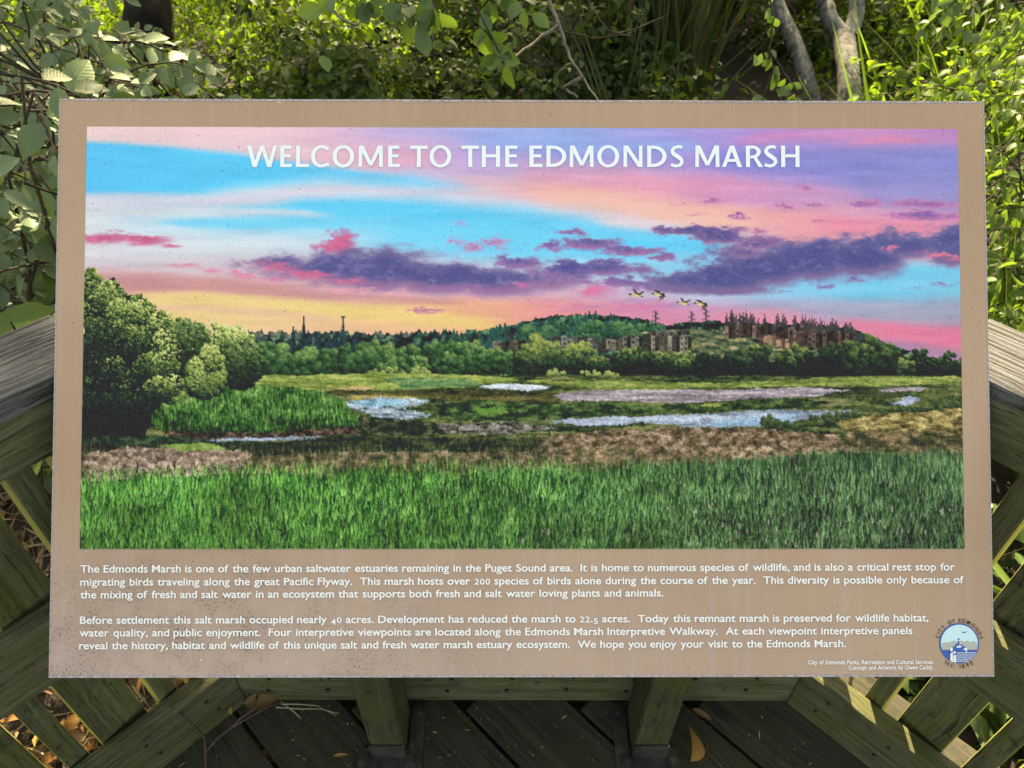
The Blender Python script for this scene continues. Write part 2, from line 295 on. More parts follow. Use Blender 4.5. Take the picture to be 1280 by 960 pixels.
    gr = [(0, (16, 36, 32)), (.4, (38, 70, 46)), (.7, (74, 108, 60)), (1, (134, 158, 88))]
    veg(treeline([(1050, 436), (1100, 434), (1130, 446), (1150, 450), (1200, 458)], 6, 9, 12), 107, 8, 8, dk, 1, .02)
    for (x, y, rr) in ((1147, 446, 10), (1184, 450, 9), (1172, 455, 7), (1060, 440, 12), (1085, 440, 16), (1110, 446, 14), (1200, 456, 9)):
        bush(x, y, rr, rr, dk, int(x), 24, .34, -.1)
    # shore bushes in front of all that
    shore = [(300, 458, 22), (330, 452, 20), (352, 456, 22), (385, 458, 20), (415, 456, 22), (445, 448, 20), (470, 452, 22), (500, 450, 20), (530, 448, 20), (556, 446, 22), (585, 450, 20), (612, 452, 18), (630, 454, 16),
             (450, 462, 22), (490, 464, 18), (520, 462, 14), (560, 460, 16)]
    low = (Y < 473).astype(np.float32); low2 = (Y < 478).astype(np.float32)
    put(poly([(300, 440), (640, 440), (640, 474), (300, 474)], 2, 2, 8, 8, 55) * .9, c(34, 60, 40))
    for i, (x, y, rr) in enumerate(shore):
        bush(x, y, rr * 1.2, rr * .95, gr, 400 + i, 30, .3, (-.02, -.12, .02, .06)[i % 4], mask=low)
    rows_b = [(795, 455, 18), (770, 460, 16), (826, 458, 17), (850, 456, 16), (880, 454, 15), (905, 456, 16), (935, 452, 18), (960, 452, 17), (990, 452, 18), (1015, 454, 18), (1045, 452, 20), (1075, 454, 20), (1105, 456, 17), (1130, 462, 13), (1155, 464, 11), (1180, 464, 11), (1202, 462, 11)]
    put(poly([(640, 455), (1100, 452), (1204, 462), (1204, 476), (640, 478)], 2, 3, 8, 8, 56) * .95, c(26, 40, 38))
    for i, (x, y, rr) in enumerate(rows_b):
        bush(x, y, rr * 1.15, rr, dk, 430 + i, 30, .3, (-.26, -.06, -.18, .06, -.3)[i % 5], mask=low2)
    for i, (x, y, rx, ry, b) in enumerate([(672, 453, 31, 29, .02), (722, 455, 29, 24, -.04), (745, 462, 16, 14, -.2), (788, 457, 23, 20, -.24), (826, 461, 13, 17, -.26), (850, 463, 11, 13, -.2)]):
        bush(x, y, rx, ry, dk, 460 + i, 110, .20, b, .6, mask=low2)
    for i, (x, y, rx, ry) in enumerate([(692, 470, 11, 6), (735, 471, 20, 5), (625, 475, 14, 4), (760, 472, 10, 5), (905, 474, 22, 4), (480, 467, 22, 6), (520, 468, 22, 6)]):
        bush(x, y, rx, ry, [(0, (60, 84, 44)), (.5, (120, 140, 74)), (1, (184, 188, 110))], 480 + i, 24, .5, 0, .2)
    # ------------------------------------------------------------------ marsh flats
    flat = ss(469, 473, Y + (fbm(60, 4, 120) - .5) * 4) * (Y > 466)
    dn = fbm(46, 4.5, 121, 5, .6); hn = fbm(5, 2, 122, 2)
    t = np.clip(.5 + (dn - .5) * 2.0 + (hn - .5) * .7, 0, 1)
    base = ramp(t, [(0, (30, 40, 30)), (.35, (56, 70, 40)), (.6, (84, 96, 54)), (1, (132, 132, 84))])
    put(flat, base)
    def soft(m, kx=5, ky=1):
        for _ in range(2):
            m = sum(np.roll(m, k, 1) for k in range(-kx, kx + 1)) / (2 * kx + 1); m = sum(np.roll(m, k, 0) for k in range(-ky, ky + 1)) / (2 * ky + 1)
        return m
    rag = fbm(7, 2.5, 123, 3, .7)
    def patch(pts, stops, seed, wx=14, wy=2.5, sx=40, sy=4, a=1.):
        m = soft(poly(pts, wx, wy, 30, 6, seed)); m = ss(.3, .75, m + (rag - .5) * 1.1 * np.sqrt(np.clip(4 * m * (1 - m), 0, 1))); tt = np.clip(.5 + (fbm(sx, sy, seed + 1, 5, .65) - .5) * 2.2 + (hn - .5) * .6, 0, 1)
        put(m * a, ramp(tt, stops))
    lime = [(0, (96, 112, 54)), (.5, (132, 152, 72)), (1, (182, 186, 100))]
    patch([(318, 471), (470, 468), (640, 472), (640, 478), (560, 486), (430, 492), (320, 484)], lime, 130)
    patch([(480, 474), (585, 474), (600, 484), (500, 488)], [(0, (62, 96, 62)), (.5, (92, 128, 78)), (1, (134, 160, 100))], 131)
    patch([(640, 476), (900, 480), (1000, 474), (1204, 470), (1204, 482), (1000, 484), (780, 490), (700, 484)], lime, 132, a=.85)
    patch([(398, 487), (470, 485), (468, 488), (400, 490)], [(0, (170, 140, 96)), (1, (206, 176, 124))], 133, 6, 1)
    patch([(400, 490), (640, 488), (700, 492), (690, 508), (540, 500), (420, 496)], [(0, (44, 48, 32)), (.5, (78, 78, 44)), (1, (118, 112, 68))], 134)
    patch([(430, 494), (500, 496), (520, 500), (440, 504)], [(0, (140, 128, 70)), (1, (196, 180, 104))], 1341, 6, 1)
    wat = [(0, (112, 122, 134)), (.4, (146, 160, 178)), (1, (190, 200, 212))]
    mau = [(0, (118, 106, 110)), (.5, (164, 150, 156)), (1, (198, 184, 188))]
    patch([(592, 483), (640, 481), (692, 486), (660, 490), (600, 487)], [(0, (170, 182, 196)), (1, (216, 224, 228))], 135, 5, 1)
    patch([(690, 494), (740, 489), (900, 489), (1000, 485), (1066, 489), (1062, 494), (960, 499), (860, 505), (760, 503), (700, 502)], mau, 136, 10, 1.4, 70, 3)
    patch([(1020, 492), (1090, 488), (1140, 490), (1110, 498), (1030, 498)], [(0, (40, 50, 34)), (1, (86, 92, 58))], 137, 6, 2)
    patch([(1090, 487), (1160, 485), (1150, 490), (1100, 491)], mau, 138, 6, 1)
    patch([(1108, 506), (1130, 496), (1150, 500), (1130, 508)], wat, 139, 5, 1.5)
    patch([(426, 505), (470, 498), (520, 501), (540, 504), (500, 511), (540, 522), (500, 528), (470, 522), (440, 512)], [(0, (70, 76, 74)), (.4, (134, 152, 162)), (1, (198, 212, 220))], 140, 8, 2, 9, 3)
    put(poly([(440, 503), (500, 500), (505, 508), (450, 510)], 6, 2, 12, 4, 141) * .5, c(140, 206, 232))
    dkg = [(0, (24, 38, 26)), (.4, (44, 64, 38)), (.7, (70, 94, 52)), (1, (104, 128, 70))]
    patch([(540, 506), (600, 502), (700, 506), (860, 506), (960, 500), (1000, 499), (1040, 506), (1000, 512), (860, 516), (760, 520), (690, 524), (620, 530), (545, 526)], dkg, 142, 8, 3, 14, 5)
    patch([(590, 512), (632, 511), (630, 520), (600, 520)], [(0, (80, 120, 50)), (1, (120, 160, 70))], 143, 5, 2)
    patch([(880, 506), (905, 506), (900, 510), (870, 510)], [(0, (120, 130, 60)), (1, (170, 176, 90))], 144, 5, 2)
    patch([(676, 530), (700, 526), (780, 521), (860, 520), (960, 514), (1060, 514), (1052, 518), (1010, 524), (950, 534), (880, 536), (800, 530), (740, 534)], wat, 145, 12, 2, 50, 3)
    put(poly([(880, 528), (960, 520), (1000, 520), (940, 534), (885, 534)], 8, 2, 20, 5, 146) * .45, c(150, 196, 226))
    patch([(540, 532), (640, 528), (700, 536), (640, 544), (560, 542)], [(0, (44, 42, 34)), (.5, (104, 98, 84)), (1, (160, 158, 150))], 147, 10, 2, 10, 3)
    patch([(420, 520), (470, 524), (540, 530), (560, 545), (420, 545)], [(0, (26, 34, 26)), (.6, (58, 66, 44)), (1, (120, 118, 92))], 148, 10, 4, 10, 6)
    for i, (x, y, rx, ry) in enumerate([(968, 529, 19, 9), (1040, 524, 16, 7), (1014, 524, 6, 4), (1082, 530, 18, 6), (990, 534, 10, 4), (1060, 519, 14, 4), (1140, 512, 30, 5), (1180, 507, 24, 6)]):
        bush(x, y, rx, ry, [(0, (30, 42, 30)), (.5, (62, 78, 50)), (1, (112, 124, 78))], 500 + i, 26, .5, -.05, .15)
    yel = [(0, (64, 62, 38)), (.4, (122, 112, 66)), (.8, (178, 160, 100)), (1, (206, 188, 128))]
    patch([(1040, 530), (1080, 520), (1204, 512), (1204, 545), (1150, 548), (1050, 540)], yel, 150, 10, 4, 12, 5)
    pink = [(0, (60, 56, 40)), (.4, (112, 92, 70)), (.7, (160, 130, 106)), (1, (198, 170, 146))]
    patch([(660, 548), (760, 540), (860, 534), (930, 536), (1000, 542), (1050, 546), (1060, 566), (900, 580), (700, 576), (640, 566)], pink, 151, 16, 5, 9, 6, .85)
    patch([(1050, 540), (1204, 540), (1204, 566), (1060, 566)], [(0, (46, 50, 34)), (.5, (92, 88, 58)), (1, (160, 134, 98))], 152, 14, 5, 14, 6)
    # bright reed bed, left, and the big willow
    reed = [(0, (26, 50, 28)), (.35, (54, 96, 44)), (.65, (86, 130, 60)), (1, (146, 172, 96))]
    m = poly([(188, 520), (215, 500), (275, 484), (330, 482), (400, 490), (432, 506), (448, 522), (440, 538), (330, 548), (260, 550), (205, 545)], 6, 4, 12, 8, 160)
    tt = np.clip(.5 + (fbm(1.4, 7, 161, 3) - .5) * 1.3 + (fbm(22, 9, 162, 2) - .5) * .7 + (fine - .5) * .6 - ss(512, 550, Y) * .55, 0, 1)
    put(m, ramp(tt, reed))
    patch([(205, 540), (330, 542), (440, 534), (445, 544), (330, 550), (215, 552)], [(0, (22, 24, 20)), (.5, (64, 56, 44)), (1, (130, 104, 84))], 162, 10, 3, 8, 5)
    patch([(236, 552), (300, 549), (400, 547), (400, 551), (300, 552), (240, 556)], wat, 163, 12, 1, 14, 2)
    wil = [(0, (16, 28, 36)), (.25, (26, 44, 46)), (.42, (54, 80, 52)), (.6, (98, 120, 58)), (.8, (160, 176, 88)), (1, (208, 212, 136))]
    wdk = [(0, (16, 28, 34)), (.3, (28, 48, 42)), (.55, (60, 84, 50)), (.8, (112, 134, 74)), (1, (170, 182, 108))]
    bush(268, 424, 26, 18, wil, 701, 120, .24, .16, .22, leaf=2, contrast=.8)
    bush(292, 430, 24, 18, wil, 702, 110, .24, .12, .3, leaf=2, contrast=.8)
    bush(300, 456, 28, 30, wdk, 703, 220, .17, -.10, .36, leaf=2, contrast=.7)
    bush(233, 436, 26, 36, wdk, 704, 240, .17, -.12, .36, leaf=2, contrast=.7)
    bush(256, 474, 25, 24, wil, 705, 200, .22, .0, .26, leaf=2, contrast=.65); bush(264, 450, 15, 16, wil, 707, 90, .26, .1, .2, leaf=2, contrast=.65)
    bush(242, 470, 11, 20, wil, 706, 70, .28, .12, .14, leaf=2, contrast=.65)
    outl = [(104, 344), (112, 342), (126, 354), (140, 352), (158, 372), (178, 374), (190, 386), (206, 398), (214, 410), (216, 430), (212, 446), (222, 462), (232, 484), (228, 500), (206, 508), (190, 520), (186, 540), (176, 556)]
    m = poly(outl + [(104, 562)], 9, 8, 12, 12, 170)
    put(m * .96, c(22, 38, 40))
    rw = np.random.default_rng(17)
    put(m * .5 * fine, c(34, 56, 48))
    for i, (x, y, rx, ry, b, n) in enumerate([(130, 500, 30, 60, -.32, 420), (165, 510, 22, 44, -.34, 260), (128, 430, 28, 60, -.22, 380), (118, 372, 15, 28, -.02, 150), (136, 376, 16, 24, .12, 150), (160, 398, 22, 24, -.02, 190), (180, 396, 16, 22, .14, 130),
            (168, 440, 24, 28, -.26, 220), (198, 412, 16, 22, .16, 140), (204, 436, 14, 22, .22, 130), (184, 470, 20, 28, -.3, 190), (208, 464, 15, 24, .10, 130), (200, 492, 20, 18, -.08, 130), (220, 484, 12, 17, .16, 100), (150, 424, 14, 18, -.16, 90), (146, 470, 16, 22, -.28, 110)]):
        bush(x + rw.normal() * 2, y + rw.normal() * 2, rx * 1.12, ry * 1.05, wil, 900 + i, int(n * 1.3), .13, b * .85 - .10, .50, leaf=2, contrast=.95, lx=.5, ly=-.7, gain=.30, hole=.6)
    for k in range(70):                                          # ragged tips along the crown's outline
        i = rw.integers(0, 14); (ax, ay), (bx, by) = outl[i], outl[i + 1]; q = rw.random()
        blobs([(ax + (bx - ax) * q + rw.normal() * 2, ay + (by - ay) * q + rw.normal() * 2 + 1, 2.5 + 3 * rw.random(), .12)], wil, 800 + k, .45, -.7, .3, 0, 2, .45)
    patch([(104, 548), (186, 546), (300, 556), (300, 562), (104, 566)], [(0, (24, 40, 34)), (.6, (44, 64, 46)), (1, (84, 104, 66))], 171, 10, 4, 8, 5, .9)
    # ------------------------------------------------------------------ foreground meadow and reeds
    my = line([(104, 552), (180, 556), (260, 556), (420, 546), (560, 545), (660, 548), (1204, 546)]) + (fbm(24, 8, 180) - .5) * 10
    m = ss(0, 4, Y - my) * (1 - .9 * ss(640, 700, X))
    tt = np.clip(.42 + (fbm(26, 6, 181, 4, .65) - .5) * 1.5 + (fbm(2, 5, 182, 2) - .5) * .9, 0, 1)
    put(m, ramp(tt, [(0, (22, 32, 24)), (.5, (46, 58, 36)), (1, (98, 96, 62))]))
    patch([(104, 566), (200, 560), (280, 562), (320, 566), (300, 590), (180, 600), (104, 602)], [(0, (80, 68, 56)), (.4, (134, 112, 94)), (.75, (178, 152, 132)), (1, (208, 186, 166))], 183, 14, 5, 6, 5, .85)
    patch([(192, 558), (262, 555), (290, 562), (230, 566)], [(0, (96, 128, 56)), (1, (150, 176, 86))], 184, 10, 3, 10, 4)
    patch([(300, 574), (420, 566), (640, 566), (700, 560), (900, 566), (900, 590), (640, 600), (420, 596), (310, 594)], [(0, (48, 52, 34)), (.5, (88, 82, 56)), (1, (160, 132, 104))], 185, 16, 6, 8, 6, .8)
    gtop = line([(104, 600), (200, 596), (300, 592), (420, 590), (560, 586), (640, 584), (760, 582), (860, 580), (960, 570), (1040, 561), (1110, 566), (1204, 560)]) + (fbm(34, 30, 189, 3) - .5) * 16
    m = ss(-2, 8, Y - gtop + (fbm(3, 12, 190) - .5) * 14)
    right = ss(500, 1000, X)
    tt = np.clip(.34 + (fbm(2.2, 22, 191, 3) - .5) * 1.1 + (fbm(60, 30, 192, 2) - .5) * .4 - (Y - 600) * .0012, 0, 1)
    cl = ramp(tt, [(0, (18, 48, 30)), (.35, (42, 94, 40)), (.65, (76, 140, 54)), (1, (130, 188, 84))])
    cr = ramp(tt, [(0, (26, 42, 34)), (.35, (52, 80, 52)), (.65, (86, 118, 76)), (1, (140, 160, 116))])
    put(m, cl * (1 - right[..., None]) + cr * right[..., None])
    rs = np.random.default_rng(77)
    def strokes(n, ylo, yhi, hlo, hhi, kind):
        nonlocal img
        for k in range(n):
            x = rs.random() * PW; fr = x / PW
            yb = ylo + (yhi - ylo) * (k / n) ** .8
            h = hlo + (hhi - hlo) * rs.random()
            top_lim = gtop[0, min(int(x), PW - 1)] - PY0 - 4 - 10 * rs.random()
            y1 = max(yb - h, top_lim if kind < 3 else 0)
            if y1 > yb - 3: continue
            L = int(yb - y1); ys = (y1 + np.arange(L)); s = np.arange(L)[::-1] / max(1, L)
            xs = x + (rs.random() - .45) * 9 * s ** 1.8 + np.sin(s * 2 + k) * .5
            q = rs.random(); rr = np.clip((fr - .35) / .45, 0, 1)
            if kind == 0: A, B = np.array([20, 54, 30]), np.array([30, 42, 34])                     # dark gaps
            elif kind == 1: A, B = np.array([88 + 50 * q, 144 + 38 * q, 54 + 30 * q]), np.array([74 + 50 * q, 112 + 40 * q, 58 + 40 * q])
            elif kind == 2: A, B = np.array([110 + 50 * q, 176 + 30 * q, 70 + 40 * q]), np.array([124 + 40 * q, 158 + 20 * q, 100 + 40 * q])
            else: A, B = np.array([150 + 40 * q, 122 + 40 * q, 100 + 30 * q]), np.array([160 + 30 * q, 130 + 30 * q, 96 + 30 * q])
            col = (A * (1 - rr) + B * rr) / 255
            yi = np.clip(ys.astype(int), 0, PH - 1); xf = np.clip(xs, 0, PW - 2); xi = xf.astype(int); f = (xf - xi)
            w = (.62, .66, .62, .35)[kind]
            br = (.82 + .3 * (1 - s))[:, None] if kind else 1.
            for dx, ww in ((0, (1 - f) * w), (1, f * w)):
                img[yi, xi + dx] = img[yi, xi + dx] * (1 - ww[:, None]) + col * br * ww[:, None]
    strokes(420, 400, 432, 6, 14, 3)
    strokes(2600, 422, 540, 6, 22, 0)
    for _ in range(3):
        strokes(2600, 424, 545, 6, 22, 1); strokes(2100, 430, 545, 5, 16, 0)
    strokes(2600, 424, 545, 4, 12, 2)
    gp = (.62 + .74 * fbm(64, 24, 192, 4, .65) + .10 * (1 - ss(590, 660, Y)))[..., None]; img = np.where((Y > 560)[..., None], np.clip(img * gp, 0, 1), img)
    for k in range(26):                                          # pale seed heads at the right
        x = int(500 + rs.random() ** .6 * (PW - 510)); y = int(470 + rs.random() * 52)
        img[y:y + rs.integers(3, 8), x:x + 2] = img[y:y + 3, x:x + 2].mean() * .3 + c(186, 180, 160) * .7
    # grassy edges: every column of the marsh is nudged up or down by a few pixels
    sh_ = ((fbm(1.5, 5, 210, 2) - .5) * 5.5 * ss(470, 500, Y) * (1 - .6 * ss(590, 610, Y))).astype(int)
    rr_ = np.clip(np.arange(PH)[:, None] + sh_, 0, PH - 1); img = img[rr_, np.arange(PW)[None, :]]
    mic = ((fbm(1.7, 2.2, 211, 2) - .5) * .30 + (fbm(5, 4, 212, 2) - .5) * .14) * (1 - .4 * ss(580, 600, Y)) * (np.abs(img - sky_only).max(-1) > .03)
    img = np.clip(img * (1 + 1.25 * mic[..., None]), 0, 1)
    # old fence posts in the marsh
    for (x, y, h) in ((570, 534, 9), (684, 539, 7), (778, 540, 6), (380, 547, 8), (270, 544, 9), (268, 542, 6), (174, 578, 14), (220, 576, 12)):
        put(((np.abs(X - x) < 1) & (Y > y) & (Y < y + h)).astype(np.float32) * .8, c(44, 40, 36))
    # ------------------------------------------------------------------ four ducks in flight
    def duck(x, y, s, up):
        def P(pts, col, a=1.): put(poly([(x + px * s, y + py * s) for px, py in pts]) * a, c(*col))
        P([(-8, -.5), (-5, -1.6), (-2, -2), (4, -1.2), (9, 1.6), (7, 3.2), (1, 3), (-4, 1.4)], (196, 178, 120))
        P([(-9.5, -.8), (-7.5, -2.2), (-5.4, -1.6), (-6, .6), (-8.5, .5)], (44, 50, 44)); P([(-12, -.2), (-9.4, -.9), (-9.2, .2)], (170, 140, 70))
        P([(6, 1), (11, 2.4), (8, 3.6)], (70, 60, 52))
        if up: P([(-1, -1.6), (-3, -6), (-5, -9), (-1.5, -7.5), (1, -5), (3, -1)], (92, 76, 62)); P([(1, -1), (6, -3), (12, -6), (10, -2.6), (5, .8)], (72, 62, 54))
        else: P([(-1, -1.2), (-5, -4.5), (-9, -6), (-4, -6), (2, -4), (5, 0)], (76, 66, 58)); P([(1, 1), (2.5, 6), (1.5, 10), (5, 6.5), (8, 8), (7, 2)], (104, 88, 70)); P([(3, 0), (9, -2), (10, 5), (7, 3)], (66, 58, 50))
        P([(-3, .6), (3, 1), (5, 2.2), (-1, 2.2)], (226, 214, 168))
    duck(792, 370, .95, True); duck(820, 369, .9, False); duck(851, 380, .84, True); duck(873, 381, .9, False)
    # ------------------------------------------------------------------ print grain and weather specks
    img += (fbm(1.6, 1.6, 200, 2)[..., None] - .5) * .05 + (rs.random((PH, PW, 1)) - .5).astype(np.float32) * .03
    img = np.clip(img, 0.01, 1)
    for k in range(620):
        x = int(rs.random() ** 1.5 * (PW - 2)); y = int(rs.random() ** 1.2 * (PH * .62)); a = .12 + .34 * rs.random()
        img[y, x:x + 1 + (k % 7 == 0)] *= 1 - a
    return img.astype(np.float32)

# ================================================================= helpers
def empty(name, loc, label, cat, group=None, kind=None):
    o = bpy.data.objects.new(name, None); COL.objects.link(o); o.location = loc; o.empty_display_size = .1
    return tag(o, label, cat, group, kind)
def tag(o, label=None, cat=None, group=None, kind=None):
    if label: o['label'] = label
    if cat: o['category'] = cat
    if group: o['group'] = group
    if kind: o['kind'] = kind
    return o
WORLD = {}
def world_of(o):
    return WORLD.get(o.name, Matrix.Translation(o.location) if o.type == 'EMPTY' else Matrix.Identity(4))
def link(name, me, mat=None, parent=None, M=None):
    o = bpy.data.objects.new(name, me); COL.objects.link(o)
    if mat is not None: me.materials.append(mat)
    M = M if M is not None else Matrix.Identity(4)
    if parent is not None:
        o.parent = parent; o.matrix_parent_inverse = world_of(parent).inverted()
    o.matrix_basis = M
    WORLD[o.name] = M.copy()
    return o
def mesh_np(name, V, F, uv=None, smooth=False):
    """Mesh from numpy arrays; F is (n, k) with one k."""
    me = bpy.data.meshes.new(name); n, k = F.shape
    me.vertices.add(len(V)); me.vertices.foreach_set('co', np.ascontiguousarray(V, np.float32).ravel())
    me.loops.add(n * k); me.loops.foreach_set('vertex_index', np.ascontiguousarray(F, np.int32).ravel())
    me.polygons.add(n); me.polygons.foreach_set('loop_start', np.arange(0, n * k, k, dtype=np.int32))
    try: me.polygons.foreach_set('loop_total', np.full(n, k, np.int32))
    except Exception: pass
    if smooth: me.polygons.foreach_set('use_smooth', np.ones(n, bool))
    if uv is not None:
        l = me.uv_layers.new(name='uv'); l.data.foreach_set('uv', np.ascontiguousarray(uv[F.ravel()], np.float32).ravel())
    me.update(calc_edges=True); return me
def bm_mesh(name, bm, smooth=False):
    me = bpy.data.meshes.new(name); bm.to_mesh(me); bm.free()
    if smooth:
        for p in me.polygons: p.use_smooth = True
    return me
def box_bm(sx, sy, sz, bevel=.004, bm=None, at=(0, 0, 0), seg=2, cuts=0):
    own = bm is None
    b = bmesh.new()
    bmesh.ops.create_cube(b, size=1)
    for v in b.verts: v.co = Vector((v.co.x * sx, v.co.y * sy, v.co.z * sz))
    if bevel: bmesh.ops.bevel(b, geom=list(b.edges), offset=bevel, segments=seg, affect='EDGES', profile=.6)
    bmesh.ops.translate(b, verts=list(b.verts), vec=at)
    if own: return b
    me = bpy.data.meshes.new('t'); b.to_mesh(me); b.free(); bm.from_mesh(me); bpy.data.meshes.remove(me); return bm
def board(name, a, b, w, t, up, mat, parent, bevel=.004, sag=0.0):
    """A board from a to b: w across `up`-ward, t the other way; grain runs along local x."""
    a, b = Vector(a), Vector(b); x = (b - a).normalized(); z = Vector(up); z = (z - x * z.dot(x)).normalized(); y = z.cross(x)
    M = Matrix((x, y, z)).transposed().to_4x4(); M.translation = (a + b) / 2
    return link(name, bm_mesh(name, box_bm((b - a).length, t, w, bevel)), mat, parent, M)
def tube_np(pts, rad, sides=6):
    pts = [Vector(p) for p in pts]; V = []; F = []
    n = len(pts)
    prev = None
    for i, p in enumerate(pts):
        d = (pts[min(i + 1, n - 1)] - pts[max(i - 1, 0)]).normalized()
        s = d.orthogonal() if prev is None else (prev - d * prev.dot(d))
        s.normalize(); prev = s; u = d.cross(s)
        for k in range(sides):
            a = 2 * math.pi * k / sides; V.append(p + (s * math.cos(a) + u * math.sin(a)) * rad[i])
    for i in range(n - 1):
        for k in range(sides):
            F.append((i * sides + k, i * sides + (k + 1) % sides, (i + 1) * sides + (k + 1) % sides, (i + 1) * sides + k))
    V.append(pts[-1] + (pts[-1] - pts[-2]).normalized() * rad[-1] * .6); c = len(V) - 1
    for k in range(sides): F.append(((n - 1) * sides + k, (n - 1) * sides + (k + 1) % sides, c, c))
    return V, F
def tubes(name, lst, mat, parent=None, sides=6, M=None):
    V = []; F = []
    for pts, rad in lst:
        v, f = tube_np(pts, rad, sides); o = len(V); V += v; F += [tuple(i + o for i in q) for q in f]
    bm = bmesh.new(); vs = [bm.verts.new(v) for v in V]
    for q in F:
        q = list(dict.fromkeys(q))
        try: bm.faces.new([vs[i] for i in q])
        except ValueError: pass
    return link(name, bm_mesh(name, bm, True), mat, parent, M)
def wig(a, b, n, amp, rg, droop=0.0):
    """A wandering line from a to b."""
    a, b = Vector(a), Vector(b); L = (b - a).length; P = []; off = Vector((0, 0, 0))
    for i in range(n + 1):
        t = i / n
        if 0 < i < n: off = off * .7 + Vector((rg.gauss(0, 1), rg.gauss(0, 1), rg.gauss(0, 1))) * amp * L
        P.append(a.lerp(b, t) + off * math.sin(math.pi * min(t * 1.0, 1)) + Vector((0, 0, -droop * L * 4 * t * (1 - t) * -1)))
    return P
# ----- view rays, used only to find where real things stand
CP, SP = math.cos(R(PITCH)), math.sin(R(PITCH))
def at_depth(px, py, f):
    x = (px - 640) / FPX * f; u = (480 - py) / FPX * f
    return Vector((x, f * CP + u * SP, CAM_H - f * SP + u * CP))
def at_z(px, py, z):
    xr = (px - 640) / FPX; dn = (py - 480) / FPX
    d = Vector((xr, CP - dn * SP, -SP - dn * CP)); return d * ((z - CAM_H) / d.z) + Vector((0, 0, CAM_H))
# ================================================================= materials
def lin(r, g, b):
    f = lambda c: (c / 12.92 if c <= .04045 else ((c + .055) / 1.055) ** 2.4)
    return (f(r / 255), f(g / 255), f(b / 255), 1)
def new_mat(name):
    m = bpy.data.materials.new(name); m.use_nodes = True; nt = m.node_tree; return m, nt, nt.nodes['Principled BSDF']
class NB:                                                        # small node builder
    def __init__(s, nt): s.nt = nt
    def n(s, t, **kw):
        d = s.nt.nodes.new(t)
        for k, v in kw.items():
            if k == 'ins':
                for i, x in v.items(): s.put(d.inputs[i], x)
            else: setattr(d, k, v)
        return d
    def put(s, sock, x):
        if hasattr(x, 'links') or isinstance(x, bpy.types.NodeSocket): s.nt.links.new(x, sock)
        else: sock.default_value = x
    def math(s, op, a, b=0.5, c=None, clamp=False):
        d = s.n('ShaderNodeMath', operation=op, use_clamp=clamp); s.put(d.inputs[0], a); s.put(d.inputs[1], b)
        if c is not None: s.put(d.inputs[2], c)
        return d.outputs[0]
    def mix(s, f, a, b, blend='MIX'):
        d = s.n('ShaderNodeMix', data_type='RGBA', blend_type=blend); s.put(d.inputs[0], f); s.put(d.inputs[6], a); s.put(d.inputs[7], b); return d.outputs[2]
    def ramp(s, f, stops):
        d = s.n('ShaderNodeValToRGB'); s.put(d.inputs[0], f); e = d.color_ramp.elements
        while len(e) < len(stops): e.new(.5)
        for i, (p, c) in enumerate(stops): e[i].position = p; e[i].color = c if hasattr(c, '__len__') else (c, c, c, 1)
        return d.outputs[0]
    def noise(s, vec, scale, detail=4, rough=.55, dist=0.0):
        d = s.n('ShaderNodeTexNoise'); s.put(d.inputs['Vector'], vec); d.inputs['Scale'].default_value = scale; d.inputs['Detail'].default_value = detail
        d.inputs['Roughness'].default_value = rough; d.inputs['Distortion'].default_value = dist; return d.outputs[0]
    def mapped(s, vec, scale, loc=(0, 0, 0)):
        d = s.n('ShaderNodeMapping'); s.put(d.inputs[0], vec); d.inputs['Scale'].default_value = scale
        if isinstance(loc, tuple): d.inputs['Location'].default_value = loc
        else: s.put(d.inputs['Location'], loc)
        return d.outputs[0]
    def bump(s, h, strength=.4, dist=.002):
        d = s.n('ShaderNodeBump'); s.put(d.inputs['Height'], h); d.inputs['Strength'].default_value = strength; d.inputs['Distance'].default_value = dist; return d.outputs[0]
